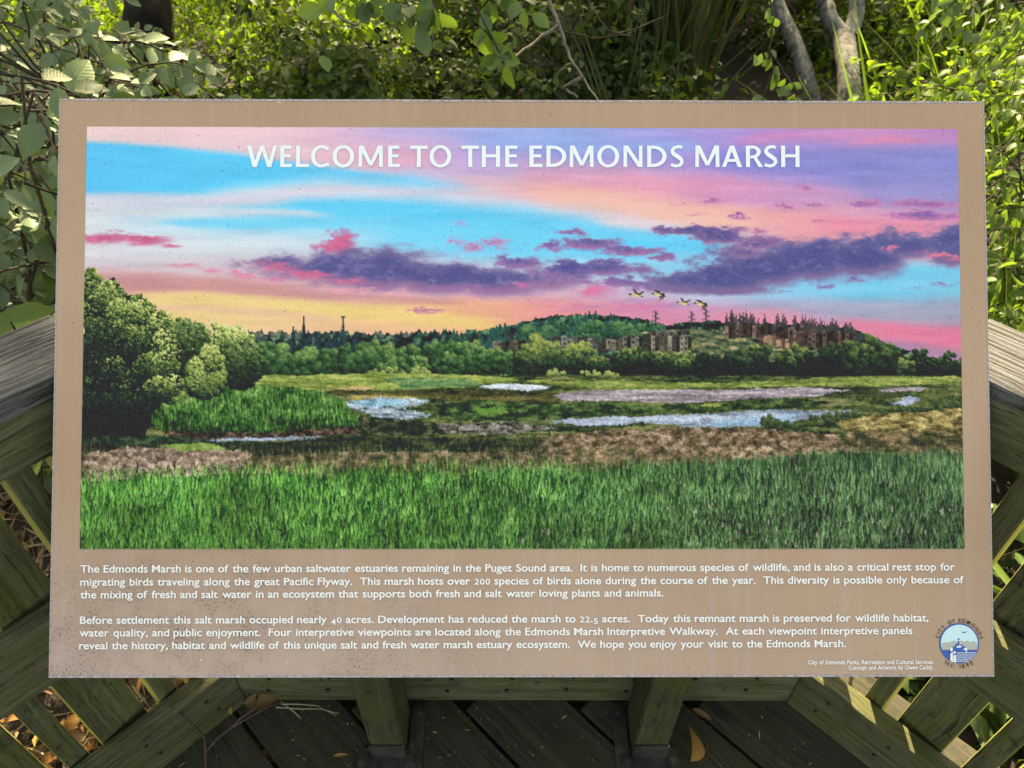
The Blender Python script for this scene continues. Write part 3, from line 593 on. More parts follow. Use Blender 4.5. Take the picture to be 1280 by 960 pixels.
def wood_mat(name, dark, light, moss=(.05, .07, .015, 1), moss_amt=.5, grain=1.0, rough=.8, crack=.5, bumpd=.002, wave=.07, spots=.5, con=.16):
    m, nt, p = new_mat(name); b = NB(nt)
    tc = b.n('ShaderNodeTexCoord'); oi = b.n('ShaderNodeObjectInfo')
    rnd = b.math('MULTIPLY', oi.outputs['Random'], 37.0)
    cx = b.n('ShaderNodeCombineXYZ'); b.put(cx.inputs[0], rnd); b.put(cx.inputs[1], rnd); b.put(cx.inputs[2], rnd)
    pos = b.mapped(tc.outputs['Object'], (1, 1, 1), cx.outputs[0])
    warp = b.noise(b.mapped(pos, (2.2, 7, 7)), 1.0, 2)
    d = b.n('ShaderNodeVectorMath', operation='MULTIPLY_ADD'); nt.links.new(b.n('ShaderNodeTexNoise', ins={'Vector': pos, 'Scale': 5.0, 'Detail': 2.0}).outputs[1], d.inputs[0])
    d.inputs[1].default_value = (.0, .03, .03); nt.links.new(pos, d.inputs[2])
    g1 = b.noise(b.mapped(d.outputs[0], (2.5, 95 * grain, 95 * grain)), 1.0, 5, .62)
    g2 = b.noise(b.mapped(d.outputs[0], (9, 420 * grain, 420 * grain)), 1.0, 2, .6)
    wv = b.n('ShaderNodeTexWave', wave_type='BANDS', bands_direction='Y'); nt.links.new(b.mapped(d.outputs[0], (.6, 26 * grain, 26 * grain)), wv.inputs['Vector'])
    wv.inputs['Scale'].default_value = 1.0; wv.inputs['Distortion'].default_value = 5.0; wv.inputs['Detail'].default_value = 2.0; wv.inputs['Detail Scale'].default_value = .8
    g = b.math('ADD', b.math('ADD', b.math('MULTIPLY', g1, .62), b.math('MULTIPLY', g2, .38 - wave * .5)), b.math('MULTIPLY', wv.outputs[1], wave))
    colr = b.ramp(g, [(.51 - con, dark), (.51, tuple((dark[i] + light[i]) / 2 for i in range(3)) + (1,)), (.51 + con, light)])
    blot = b.noise(pos, 9.0, 5, .65)
    mossf = b.math('MULTIPLY', b.ramp(blot, [(.38, 0.0), (.66, 1.0)]), moss_amt)
    colr = b.mix(mossf, colr, moss)
    ck = b.noise(b.mapped(d.outputs[0], (3.0, 170 * grain, 170 * grain), (4.1, 2.2, .7)), 1.0, 2, .5)
    ckf = b.math('MULTIPLY', b.ramp(ck, [(.27, 1.0), (.34, 0.0)]), crack)
    colr = b.mix(ckf, colr, (.008, .008, .006, 1))
    st = b.ramp(b.noise(pos, 26.0, 4, .7), [(.60, 0.0), (.70, 1.0)]); colr = b.mix(b.math('MULTIPLY', st, spots), colr, tuple(x * .3 for x in dark[:3]) + (1,))
    # knots: a few dark ringed spots
    vo = b.n('ShaderNodeTexVoronoi', feature='F1'); nt.links.new(b.mapped(pos, (2.6, 7, 7)), vo.inputs['Vector']); vo.inputs['Scale'].default_value = 1.0
    kf = b.ramp(vo.outputs['Distance'], [(.05, 1.0), (.13, 0.0)])
    colr = b.mix(b.math('MULTIPLY', kf, .8), colr, tuple(x * .35 for x in dark[:3]) + (1,))
    fine = b.noise(pos, 260.0, 3, .7)
    colr = b.mix(b.math('MULTIPLY', b.ramp(fine, [(.62, 0.0), (.74, 1.0)]), .35), colr, tuple(min(1, x * 1.9) for x in light[:3]) + (1,))
    nt.links.new(colr, p.inputs['Base Color']); p.inputs['Roughness'].default_value = rough
    h = b.math('SUBTRACT', b.math('ADD', g, b.math('MULTIPLY', fine, .25)), b.math('MULTIPLY', ckf, .8))
    nt.links.new(b.bump(h, 1.0, bumpd), p.inputs['Normal']); return m
def leaf_mat(name, cols, trans=.35, rough=.45, veins=True, spec=.5, spot=.15, under=1.25):
    """Leaf: colour varies from leaf to leaf, light passes through, veins follow the leaf's own uv."""
    m, nt, p = new_mat(name); b = NB(nt)
    g = b.n('ShaderNodeNewGeometry'); rnd = g.outputs['Random Per Island']
    k = len(cols); colr = b.ramp(rnd, [(i / max(1, k - 1), c + (1,)) for i, c in enumerate(cols)])
    tc = b.n('ShaderNodeTexCoord')
    pn = b.noise(tc.outputs['Object'], 30.0, 3, .6)
    colr = b.mix(b.ramp(pn, [(.35, 0.0), (.75, .35)]), colr, b.mix(.5, colr, (.16, .17, .05, 1)))
    if veins:
        uv = b.n('ShaderNodeUVMap'); sx = b.n('ShaderNodeSeparateXYZ'); nt.links.new(uv.outputs[0], sx.inputs[0])
        au = b.math('ABSOLUTE', b.math('SUBTRACT', sx.outputs[0], .5))
        mid = b.ramp(au, [(.012, 1.0), (.04, 0.0)])
        ph = b.math('MULTIPLY', b.math('SUBTRACT', sx.outputs[1], b.math('MULTIPLY', au, .55)), 9.0)
        fr = b.math('ABSOLUTE', b.math('SUBTRACT', b.math('FRACT', ph), .5))
        sv = b.ramp(fr, [(.03, 1.0), (.12, 0.0)])
        vf = b.math('MAXIMUM', mid, b.math('MULTIPLY', sv, .6))
        colr = b.mix(b.math('MULTIPLY', vf, .30), colr, (.18, .25, .09, 1))
        nt.links.new(b.bump(b.math('SUBTRACT', b.math('MULTIPLY', fr, 1.2), vf), .25, .001), p.inputs['Normal'])
    if spot:
        hs = b.ramp(b.noise(tc.outputs['Object'], 160.0, 2, .5), [(.68, 0.0), (.74, 1.0)])
        colr = b.mix(b.math('MULTIPLY', hs, spot), colr, (.13, .09, .03, 1))
    nt.links.new(colr, p.inputs['Base Color']); p.inputs['Roughness'].default_value = rough; p.inputs['Specular IOR Level'].default_value = spec
    tr = b.n('ShaderNodeBsdfTranslucent'); br = b.mix(.5, colr, (.22, .38, .03, 1)); nt.links.new(br, tr.inputs[0])
    mx = b.n('ShaderNodeMixShader'); mx.inputs[0].default_value = trans
    nt.links.new(p.outputs[0], mx.inputs[1]); nt.links.new(tr.outputs[0], mx.inputs[2]); nt.links.new(mx.outputs[0], nt.nodes['Material Output'].inputs[0])
    return m
def bark_mat(name, dark, light, scale=1.0, moss=.2):
    m, nt, p = new_mat(name); b = NB(nt); tc = b.n('ShaderNodeTexCoord'); o = tc.outputs['Object']
    n1 = b.noise(b.mapped(o, (14 * scale, 14 * scale, 5 * scale)), 1.0, 6, .65, .6); n2 = b.noise(o, 90 * scale, 3, .6); n3 = b.noise(o, 7 * scale, 4, .6)
    c = b.ramp(b.math('ADD', b.math('MULTIPLY', n1, .7), b.math('MULTIPLY', n2, .3)), [(.36, dark), (.64, light)])
    c = b.mix(b.math('MULTIPLY', b.ramp(n3, [(.5, 0.0), (.62, 1.0)]), moss), c, (.045, .06, .02, 1))
    nt.links.new(c, p.inputs['Base Color']); p.inputs['Roughness'].default_value = .95; p.inputs['Specular IOR Level'].default_value = .1
    nt.links.new(b.bump(b.math('ADD', n1, b.math('MULTIPLY', n2, .4)), .8, .01), p.inputs['Normal']); return m
def plain(name, col, rough=.5, metal=0.0, nscale=0, namt=.2, spec=.5):
    m, nt, p = new_mat(name); b = NB(nt)
    if nscale:
        tc = b.n('ShaderNodeTexCoord'); n = b.noise(tc.outputs['Object'], nscale, 4, .6)
        c = b.mix(b.ramp(n, [(.35, 0.0), (.7, 1.0)]), tuple(x * (1 - namt) for x in col[:3]) + (1,), tuple(min(1, x * (1 + namt)) for x in col[:3]) + (1,))
        nt.links.new(c, p.inputs['Base Color'])
    else: p.inputs['Base Color'].default_value = col
    p.inputs['Roughness'].default_value = rough; p.inputs['Metallic'].default_value = metal; p.inputs['Specular IOR Level'].default_value = spec
    return m
# ================================================================= leaves
def leaf_tpl(n=6, wide=.5, at=.42, fold=.25, bend=.25, serr=0.0, tip=1.0):
    """Unit leaf along +y, width along x: a folded, bent blade with n rows. Returns V, F(quads, some degenerate split), uv."""
    V = []; uv = []; 
    for i in range(n + 1):
        t = i / n
        w = wide * .5 * (math.sin(math.pi * t ** (math.log(.5) / math.log(at))) ** .85 if 0 < t < 1 else 0.0)
        w *= (1 - .15 * tip * max(0, t - .6))
        if serr and 0 < i < n: w *= 1 + serr * (1 if i % 2 else -1)
        z = -bend * t * t
        V += [(-w, t - (.03 if serr and i % 2 else 0), z + w * fold * 2), (0, t, z), (w, t - (.03 if serr and i % 2 else 0), z + w * fold * 2)]
        uv += [(.5 - (w / wide if wide else 0), t), (.5, t), (.5 + (w / wide if wide else 0), t)]
    F = []
    for i in range(n):
        a = i * 3
        F += [(a, a + 1, a + 4, a + 3), (a + 1, a + 2, a + 5, a + 4)]
    return np.array(V, np.float32), np.array(F, np.int32), np.array(uv, np.float32)
def scatter(name, tpl, P, D, N, Sz, mat, parent=None, M=None, wvar=None):
    """Copies of one leaf shape as a single crown mesh: P positions, D axis, N up side, Sz length."""
    V, F, uv = tpl; P = np.asarray(P, np.float32); D = np.asarray(D, np.float32); N = np.asarray(N, np.float32); Sz = np.asarray(Sz, np.float32)
    D /= np.linalg.norm(D, axis=1, keepdims=True) + 1e-9
    X = np.cross(D, N); X /= np.linalg.norm(X, axis=1, keepdims=True) + 1e-9; Z = np.cross(X, D)
    w = np.ones(len(P), np.float32) if wvar is None else wvar
    A = (V[None, :, 0:1] * X[:, None] * w[:, None, None] + V[None, :, 1:2] * D[:, None] + V[None, :, 2:3] * Z[:, None]) * Sz[:, None, None] + P[:, None]
    nv = len(V); k = len(P)
    FF = (F[None] + (np.arange(k) * nv)[:, None, None]).reshape(-1, 4)
    me = mesh_np(name, A.reshape(-1, 3), FF, np.tile(uv, (k, 1)), True)
    return link(name, me, mat, parent, M)
class Sprays:                                                    # twigs with alternate leaves
    def __init__(s, seed): s.rg = random.Random(seed); s.P = []; s.D = []; s.N = []; s.S = []; s.tw = []
    def spray(s, a, d, L, nl, size, droop=.25, up=(0, 0, 1), spread=.9, flat=.5, rad=.0025):
        rg = s.rg; d = Vector(d).normalized(); p = Vector(a); pts = [p.copy()]
        u = Vector(up); side = d.cross(u)
        if side.length < 1e-3: side = d.orthogonal()
        side.normalize()
        for i in range(nl):
            d = (d + Vector((rg.gauss(0, .13), rg.gauss(0, .13), rg.gauss(0, .13) - droop / nl))).normalized()
            p = p + d * (L / nl); pts.append(p.copy())
            for sg in ((1,) if i % 2 else (-1,)) if rg.random() < .75 else (1, -1):
                ld = (d * (1 - spread * .5) + side * sg * spread + Vector((rg.gauss(0, .25), rg.gauss(0, .25), rg.gauss(0, .25) - .25))).normalized()
                nn = (u * flat + Vector((rg.gauss(0, .4), rg.gauss(0, .4), rg.gauss(0, .4)))).normalized()
                q = p + ld * size * .12
                s.P.append(q); s.D.append(ld); s.N.append(nn); s.S.append(size * (.6 + .6 * rg.random()) * (1 - .35 * (i / nl)))
        ld = d; s.P.append(p); s.D.append(ld); s.N.append(u + Vector((rg.gauss(0, .3), rg.gauss(0, .3), 0))); s.S.append(size * .7)
        s.tw.append((pts, [rad * (1 - .7 * i / nl) for i in range(nl + 1)]))

# ================================================================= the sign panel
PC = Vector((.0146, .7282, .9313)); yaw, roll = R(.203), R(-.26)
PU = Vector((math.cos(yaw) * math.cos(roll), math.sin(yaw), math.sin(roll))).normalized()
PV = Vector((0, math.cos(R(45)), math.sin(R(45)))); PV = (PV - PU * PU.dot(PV)).normalized(); PN = PU.cross(PV)
PWID, PHEI, PTH = 1.219, .753, .013
PM = Matrix((PU, PV, PN)).transposed().to_4x4(); PM.translation = PC          # panel space: x along, y up the slope, z out of the face
def uv(px, py):                                                  # where a mark sits on the panel's face
    xr = (px - 640) / FPX; dn = (py - 480) / FPX
    d = Vector((xr, CP - dn * SP, -SP - dn * CP)); o = Vector((0, 0, CAM_H))
    X = o + d * ((PC - o).dot(PN) / d.dot(PN)) - PC
    return X.dot(PU), X.dot(PV)
sign = empty('interpretive_sign', (PC.x, .665, 0), 'tilted brown information panel with sunset marsh picture and white text on mossy posts', 'sign')
def vinyl_mat():
    m, nt, p = new_mat('brown_panel'); b = NB(nt); tc = b.n('ShaderNodeTexCoord'); o = tc.outputs['Object']
    sx = b.n('ShaderNodeSeparateXYZ'); nt.links.new(o, sx.inputs[0])
    mott = b.noise(o, 3.0, 3, .5); fine = b.noise(o, 420.0, 3, .7)
    c = b.mix(b.ramp(mott, [(.3, 0.0), (.7, 1.0)]), BROWN_A, BROWN_B)
    c = b.mix(b.math('MULTIPLY', b.ramp(fine, [(.3, 0.0), (.75, 1.0)]), .42), c, tuple(x * .62 for x in BROWN_A[:3]) + (1,))
    # sky glare painted pale along the lower left edge and grime specks over the text
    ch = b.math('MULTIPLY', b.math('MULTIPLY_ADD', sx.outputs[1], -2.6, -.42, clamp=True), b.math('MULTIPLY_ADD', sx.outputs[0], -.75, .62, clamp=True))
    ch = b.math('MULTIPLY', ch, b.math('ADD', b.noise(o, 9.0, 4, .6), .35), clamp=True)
    c = b.mix(b.math('MULTIPLY', ch, .85), c, GLARE_AND_DRIP)
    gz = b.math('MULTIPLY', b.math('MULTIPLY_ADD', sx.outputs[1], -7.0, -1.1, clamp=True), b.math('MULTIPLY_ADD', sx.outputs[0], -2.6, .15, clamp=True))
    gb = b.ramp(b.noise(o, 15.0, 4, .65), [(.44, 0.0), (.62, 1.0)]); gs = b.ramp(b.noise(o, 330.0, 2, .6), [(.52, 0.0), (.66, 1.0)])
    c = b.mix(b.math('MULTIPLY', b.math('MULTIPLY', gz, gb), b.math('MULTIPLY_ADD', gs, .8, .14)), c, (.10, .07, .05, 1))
    sp = b.ramp(b.noise(o, 240.0, 1, .5), [(.745, 0.0), (.775, 1.0)])
    c = b.mix(b.math('MULTIPLY', sp, .6), c, (.08, .05, .035, 1))
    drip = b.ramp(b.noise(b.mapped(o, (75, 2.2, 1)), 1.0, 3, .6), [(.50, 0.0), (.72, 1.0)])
    c = b.mix(b.math('MULTIPLY', drip, .16), c, GLARE_AND_DRIP)
    scr = b.ramp(b.noise(b.mapped(o, (7, 210, 1), (3.1, 1.7, 0)), 1.0, 1, .5, .6), [(.765, 0.0), (.79, 1.0)])
    c = b.mix(b.math('MULTIPLY', scr, .12), c, (.62, .55, .48, 1))
    wsp = b.ramp(b.noise(o, 120.0, 1, .5), [(.785, 0.0), (.80, 1.0)])
    c = b.mix(b.math('MULTIPLY', wsp, .5), c, (.75, .73, .70, 1))
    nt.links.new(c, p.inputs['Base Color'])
    p.inputs['Roughness'].default_value = .5; p.inputs['Specular IOR Level'].default_value = .18
    nt.links.new(b.bump(fine, .12, .0006), p.inputs['Normal']); return m
def edge_mat():
    m, nt, p = new_mat('panel_edge'); b = NB(nt); tc = b.n('ShaderNodeTexCoord'); n = b.noise(tc.outputs['Object'], 70.0, 4, .75)
    nt.links.new(b.ramp(n, [(.42, (.03, .028, .026, 1)), (.52, (.16, .15, .16, 1)), (.62, (.55, .54, .58, 1))]), p.inputs['Base Color']); p.inputs['Roughness'].default_value = .7; return m
EXT = {}
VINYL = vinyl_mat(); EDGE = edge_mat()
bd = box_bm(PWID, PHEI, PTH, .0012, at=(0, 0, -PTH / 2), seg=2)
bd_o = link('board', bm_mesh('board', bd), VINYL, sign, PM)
bd_o.data.materials.append(EDGE)
for pl in bd_o.data.polygons: pl.material_index = 0 if pl.normal.z > .9 else 1
# chipped pale rim: a thin worn border where the face meets the sawn edge
RIM = plain('worn_rim', (.40, .37, .40, 1), .6, 0, 260, .4)
bm = bmesh.new(); rgr = random.Random(4)
def rim(x0, y0, x1, y1, w, inx, iny):
    n = int(math.hypot(x1 - x0, y1 - y0) / .006); prev = None
    for i in range(n + 1):
        t = i / n; x, y = x0 + (x1 - x0) * t, y0 + (y1 - y0) * t; ww = w * (.75 + .5 * rgr.random())
        cur = (bm.verts.new((x, y, .0004)), bm.verts.new((x + inx * ww, y + iny * ww, .0004)))
        if prev: bm.faces.new((prev[0], cur[0], cur[1], prev[1]))
        prev = cur
hx, hy = PWID / 2 - .0008, PHEI / 2 - .0008
rim(-hx, hy, hx, hy, .0022, 0, -1); rim(-hx, -hy, hx, -hy, .0022, 0, 1); rim(-hx, -hy + .006, -hx, hy - .005, .0014, 1, 0); rim(hx, -hy + .006, hx, hy - .005, .0016, -1, 0)
for f in bm.faces:
    if f.normal.z < 0: f.normal_flip()
link('worn_rim', bm_mesh('worn_rim', bm), RIM, sign, PM)
# ----- the printed picture: one colour per vertex
art = paint_print()
a = art.astype(np.float32); a = np.where(a <= .04045, a / 12.92, ((a + .055) / 1.055) ** 2.4)
a = np.clip((a - np.array(PRINT_C, np.float32)) @ np.array(PRINT_MI, np.float32).T, .003, .93)
gx0, gx1, gy0, gy1 = -.5719, .5729, -.2116, .3388
xs = np.linspace(gx0, gx1, PW); ys = np.linspace(gy1, gy0, PH)
VX, VY = np.meshgrid(xs, ys); VV = np.stack([VX, VY, np.full_like(VX, .0005)], -1).reshape(-1, 3)
ii = np.arange(PH - 1)[:, None] * PW + np.arange(PW - 1)[None, :]
FF = np.stack([ii, ii + PW, ii + PW + 1, ii + 1], -1).reshape(-1, 4)
me = mesh_np('printed_picture', VV, FF)
at_ = me.attributes.new('print', 'FLOAT_COLOR', 'POINT'); at_.data.foreach_set('color', np.concatenate([a, np.ones((PH, PW, 1), np.float32)], -1).astype(np.float32).ravel())
m, nt, p = new_mat('printed_picture'); b = NB(nt); an = b.n('ShaderNodeAttribute', attribute_name='print')
tc = b.n('ShaderNodeTexCoord'); fz = b.noise(tc.outputs['Object'], 520.0, 2, .6)
nt.links.new(b.mix(b.math('MULTIPLY', b.ramp(fz, [(.35, 0.0), (.7, 1.0)]), .03), an.outputs[0], (.7, .7, .7, 1)), p.inputs['Base Color'])
p.inputs['Roughness'].default_value = .5; p.inputs['Specular IOR Level'].default_value = .18
link('printed_picture', me, m, sign, PM)
# ----- lettering
def white(name, col): return plain(name, col, .45, 0, 300, .03, .35)
TITLE_M = white('title_ink', (.80, .90, .93, 1)); TEXT_M = white('text_ink', (.86, .90, .90, 1)); DARK_M = plain('dark_ink', (.025, .014, .008, 1), .6, 0, 0, .2, .1)
CAPT, CAPB = 182.4, 209.2
def glyph(ch):
    """Humanist capitals as polygons in a box 0..1 wide and 0..1 tall (y up); s, h: stem and bar widths as shares of the cap height."""
    return ch
title_bm = bmesh.new(); lay = [0]
def poly_face(bm, pts, z):
    vs = [bm.verts.new((x, y, z)) for x, y in pts]
    f = bm.faces.new(vs); f.normal_update()
    if f.normal.z < 0: f.normal_flip()
    return f
def strip(bm, A, B, z):                                          # ribbon between two equal polylines
    for i in range(len(A) - 1):
        poly_face(bm, [A[i], A[i + 1], B[i + 1], B[i]], z)
def draw_cap(ch, x0, x1):
    """One capital between photo columns x0 and x1 on the panel."""
    ub, vb = uv((x0 + x1) / 2, CAPB); _, vt = uv((x0 + x1) / 2, CAPT); ua, _ = uv(x0, 196); uc, _ = uv(x1, 196)
    H = vt - vb; W = uc - ua; bm = title_bm
    s, h = .185 * H, .15 * H                                     # stem, bar
    lay[0] += 1; z0 = .0011 + .00002 * (lay[0] % 5)
    k = [0]
    def P(pts, dz=0): k[0] += 1; poly_face(bm, [(ua + x, vb + y) for x, y in pts], z0 + .00012 * k[0])
    def bar(x, y, w, hh): P([(x, y), (x + w, y), (x + w, y + hh), (x, y + hh)])
    def stem(x, w=None):
        w = w or s; P([(x - .004 * H, 0), (x + w + .004 * H, 0), (x + w, H * .5), (x + w + .004 * H, H), (x - .004 * H, H), (x, H * .5)])
    def arcring(cx, cy, rx, ry, tx, ty, a0, a1, n=40, tilt=0.0):
        A, B = [], []
        for i in range(n + 1):
            t = R(a0 + (a1 - a0) * i / n); c, sn = math.cos(t), math.sin(t)
            A.append((ua + cx + rx * c, vb + cy + ry * sn)); B.append((ua + cx + (rx - tx) * math.cos(t + tilt), vb + cy + (ry - ty) * math.sin(t + tilt)))
        k[0] += 1; strip(bm, A, B, z0 + .00012 * k[0])
    def path(pts, wid):                                          # stroke with a width at every point
        A, B = [], []; n = len(pts)
        for i, (x, y) in enumerate(pts):
            x2, y2 = pts[min(i + 1, n - 1)]; x1_, y1_ = pts[max(i - 1, 0)]; dx, dy = x2 - x1_, y2 - y1_; L = math.hypot(dx, dy)
            nx, ny = -dy / L * wid[i] / 2, dx / L * wid[i] / 2; A.append((ua + x + nx, vb + y + ny)); B.append((ua + x - nx, vb + y - ny))
        k[0] += 1; strip(bm, A, B, z0 + .00012 * k[0])
    if ch == 'E': stem(0); bar(s, 0, W - s, h); bar(s, H * .45, (W - s) * .86, h * .95); bar(s, H - h, (W - s) * .95, h)
    elif ch == 'L': stem(0); bar(s, 0, W - s, h)
    elif ch == 'T': bar(0, H - h, W, h); stem(W / 2 - s / 2); 
    elif ch == 'H': stem(0); stem(W - s); bar(s, H * .45, W - 2 * s, h * .95)
    elif ch == 'N': stem(0, s * .88); stem(W - s * .88, s * .88); P([(0, H), (s * 1.15, H), (W, 0), (W - s * 1.15, 0)])
    elif ch == 'M':
        P([(0, 0), (s * .95, 0), (W * .17 + s * .5, H), (W * .10, H)]) if False else P([(0, 0), (s * .92, 0), (s * 1.02, H), (s * .1, H)])
        P([(W - s * .96, 0), (W, 0), (W - s * .1, H), (W - s * 1.02, H)])
        P([(s * .1, H), (s * 1.25, H), (W * .5 + s * .38, H * .17), (W * .5 - s * .36, H * .05)]); P([(W - s * .1, H), (W - s * 1.25, H), (W * .5 - s * .30, H * .13), (W * .5 + s * .36, H * .05)])
    elif ch == 'W':
        q = W / 4
        P([(0, H), (s * 1.1, H), (q + s * .62, 0), (q - s * .42, 0)]); P([(q - s * .42, 0), (q + s * .62, 0), (2 * q + s * .52, H), (2 * q - s * .42, H)])
        P([(2 * q - s * .42, H), (2 * q + s * .52, H), (3 * q + s * .5, 0), (3 * q - s * .5, 0)]); P([(3 * q - s * .5, 0), (3 * q + s * .5, 0), (W, H), (W - s * .92, H)])
    elif ch == 'A':
        P([(0, 0), (s * .98, 0), (W / 2 + s * .45, H), (W / 2 - s * .55, H)]); P([(W, 0), (W - s * 1.12, 0), (W / 2 - s * .55, H), (W / 2 + s * .55, H)]); bar(W * .24, H * .24, W * .52, h * .9)
    elif ch == 'O': arcring(W / 2, H / 2, W / 2, H * .52, s * 1.04, h * .92, 0, 360, 64, .06)
    elif ch == 'C':
        arcring(W * .56, H / 2, W * .56, H * .52, s * 1.04, h * .95, 62, 298, 48, 0)
        e = math.cos(R(62)); P([(W * .56 + W * .56 * e, H * (.5 + .52 * math.sin(R(62)))), (W * .98, H * .93), (W * .93, H * .77), (W * .56 + (W * .56 - s) * e, H * .5 + (H * .52 - h) * math.sin(R(62)))])
        P([(W * .56 + W * .56 * e, H * (.5 - .52 * math.sin(R(62)))), (W, H * .05), (W * .96, H * .19), (W * .56 + (W * .56 - s) * e, H * .5 - (H * .52 - h) * math.sin(R(62)))])
    elif ch == 'D':
        stem(0); bar(s, 0, W * .3 - s + .0004, h); bar(s, H - h, W * .3 - s + .0004, h); arcring(W * .3, H / 2, W * .7, H / 2, s * 1.06, h, -90, 90, 40)
    elif ch == 'R':
        stem(0); bar(s, H - h, W * .34 - s, h); bar(s, H * .40, W * .34 - s, h * .85)
        cy, ry = H * .70, H * .30; arcring(W * .34, cy, W * .52, ry, s, h * .9, -90, 90, 30)
        P([(W * .40, H * .46), (W * .62, H * .46), (W, 0), (W - s * 1.2, 0)])
    elif ch == 'S':
        w0 = s * .5
        ctl = [(.90, .905), (.72, .945), (.52, .94), (.30, .89), (.18, .77), (.24, .64), (.42, .55), (.62, .46), (.82, .35), (.86, .22), (.72, .10), (.48, .055), (.26, .07), (.06, .125)]
        pts = []
        for i in range(len(ctl) - 1):                            # Catmull-Rom
            p0, p1, p2, p3 = (ctl[max(i - 1, 0)], ctl[i], ctl[i + 1], ctl[min(i + 2, len(ctl) - 1)])
            for q in range(6):
                t = q / 6; f = lambda a_, b_, c_, d_: .5 * (2 * b_ + (c_ - a_) * t + (2 * a_ - 5 * b_ + 4 * c_ - d_) * t * t + (3 * b_ - a_ - 3 * c_ + d_) * t ** 3)
                pts.append((f(p0[0], p1[0], p2[0], p3[0]) * W, f(p0[1], p1[1], p2[1], p3[1]) * H))
        pts.append((ctl[-1][0] * W, ctl[-1][1] * H)); n = len(pts)
        path(pts, [h * .92 + (s * 1.08 - h * .92) * math.exp(-((i / n - .47) / .2) ** 2) for i in range(n)])
TITLE = [('W', 309, 346.6), ('E', 350.8, 365), ('L', 370.4, 386.6), ('C', 389, 412.4), ('O', 415.9, 443), ('M', 448.3, 479), ('E', 485.4, 499.8), ('T', 512.7, 534.8), ('O', 537, 564.3),
         ('T', 577, 598.8), ('H', 602.3, 625), ('E', 631.6, 647.4), ('E', 661.8, 678.1), ('D', 683, 707.8), ('M', 711.8, 742), ('O', 746.4, 773.8), ('N', 779.2, 802.8), ('D', 808.8, 833), ('S', 837.4, 854.2),
         ('M', 868.6, 899), ('A', 902, 927.2), ('R', 932, 953.4), ('S', 954.2, 971.2), ('H', 976, 998.8)]
for t in TITLE: draw_cap(*t)
link('title_lettering', bm_mesh('title_lettering', title_bm), TITLE_M, sign, PM)
_fc = bpy.data.curves.new('font_scratch', 'FONT'); _fo = bpy.data.objects.new('font_scratch', _fc)
def word_mesh(txt, bold):
    _fc.body = txt; _fc.size = 1; _fc.offset = bold; _fc.resolution_u = 4
    me = _fo.to_mesh(); V = np.array([v.co[:2] for v in me.vertices], np.float32).reshape(-1, 2); F = [tuple(p.vertices) for p in me.polygons]; _fo.to_mesh_clear()
    return V, F
def remap(V):                                                    # taller lower case, as in the sign's humanist face
    y = V[:, 1]; V = V.copy(); V[:, 1] = np.where(y <= 0, y, np.where(y < XH, y * (XT / XH), XT + (y - XH) * (CAPH - XT) / (CAPH - XH))); return V
_x, _ = word_mesh('x', 0); _h, _ = word_mesh('H', 0); XH, CAPH = float(_x[:, 1].max()), float(_h[:, 1].max()); XT = .70 * CAPH
OLD = {'0': 0, '1': 0, '2': 0, '3': -.16, '4': -.16, '5': -.16, '7': -.16, '9': -.16, '6': .0, '8': .0}
def line_words(txt, bold):
    """Glyph runs of a line in em units: [(verts, faces, x)], total width."""
    out = []; x = 0.0; SPC = .30; GAP = .085
    for wd in txt.split(' '):
        if not wd: x += SPC; continue
        runs = []; cur = ''
        for ch in wd:
            if ch.isdigit():
                if cur: runs.append(cur); cur = ''
                runs.append(ch)
            else: cur += ch
        if cur: runs.append(cur)
        for r_ in runs:
            V, F = word_mesh(r_, bold)
            if not len(V): continue
            if r_.isdigit(): V = V * np.array([.80, .76]) + np.array([0, OLD[r_]])
            V = remap(V); w = V[:, 0].max() - V[:, 0].min(); V = V - np.array([V[:, 0].min(), 0]); out.append((V, F, x)); x += w + GAP
        x += SPC - GAP * .4
    return out, x - SPC - GAP * .6
def text_line(bm, txt, xa, xb, base, cap_px, bold=.012, z=.0011):
    """Set a line of print between photo columns xa and xb on the baseline `base` (at the sign's middle)."""
    runs, tot = line_words(txt, bold)
    u0, v0 = uv(xa, base[0]); u1, v1 = uv(xb, base[1]); _, vt = uv((xa + xb) / 2, (base[0] + base[1]) / 2 - cap_px); _, vm = uv((xa + xb) / 2, (base[0] + base[1]) / 2)
    sy = (vt - vm) / CAPH; sx = (u1 - u0) / tot
    for i, (V, F, x) in enumerate(runs):
        vs = []
        for (gx, gy) in V:
            q = (x + gx) / tot; vs.append(bm.verts.new((u0 + (u1 - u0) * q, v0 + (v1 - v0) * q + gy * sy, z)))
        for f in F:
            try:
                fc = bm.faces.new([vs[j] for j in f]); fc.normal_update()
                if fc.normal.z < 0: fc.normal_flip()
            except ValueError: pass
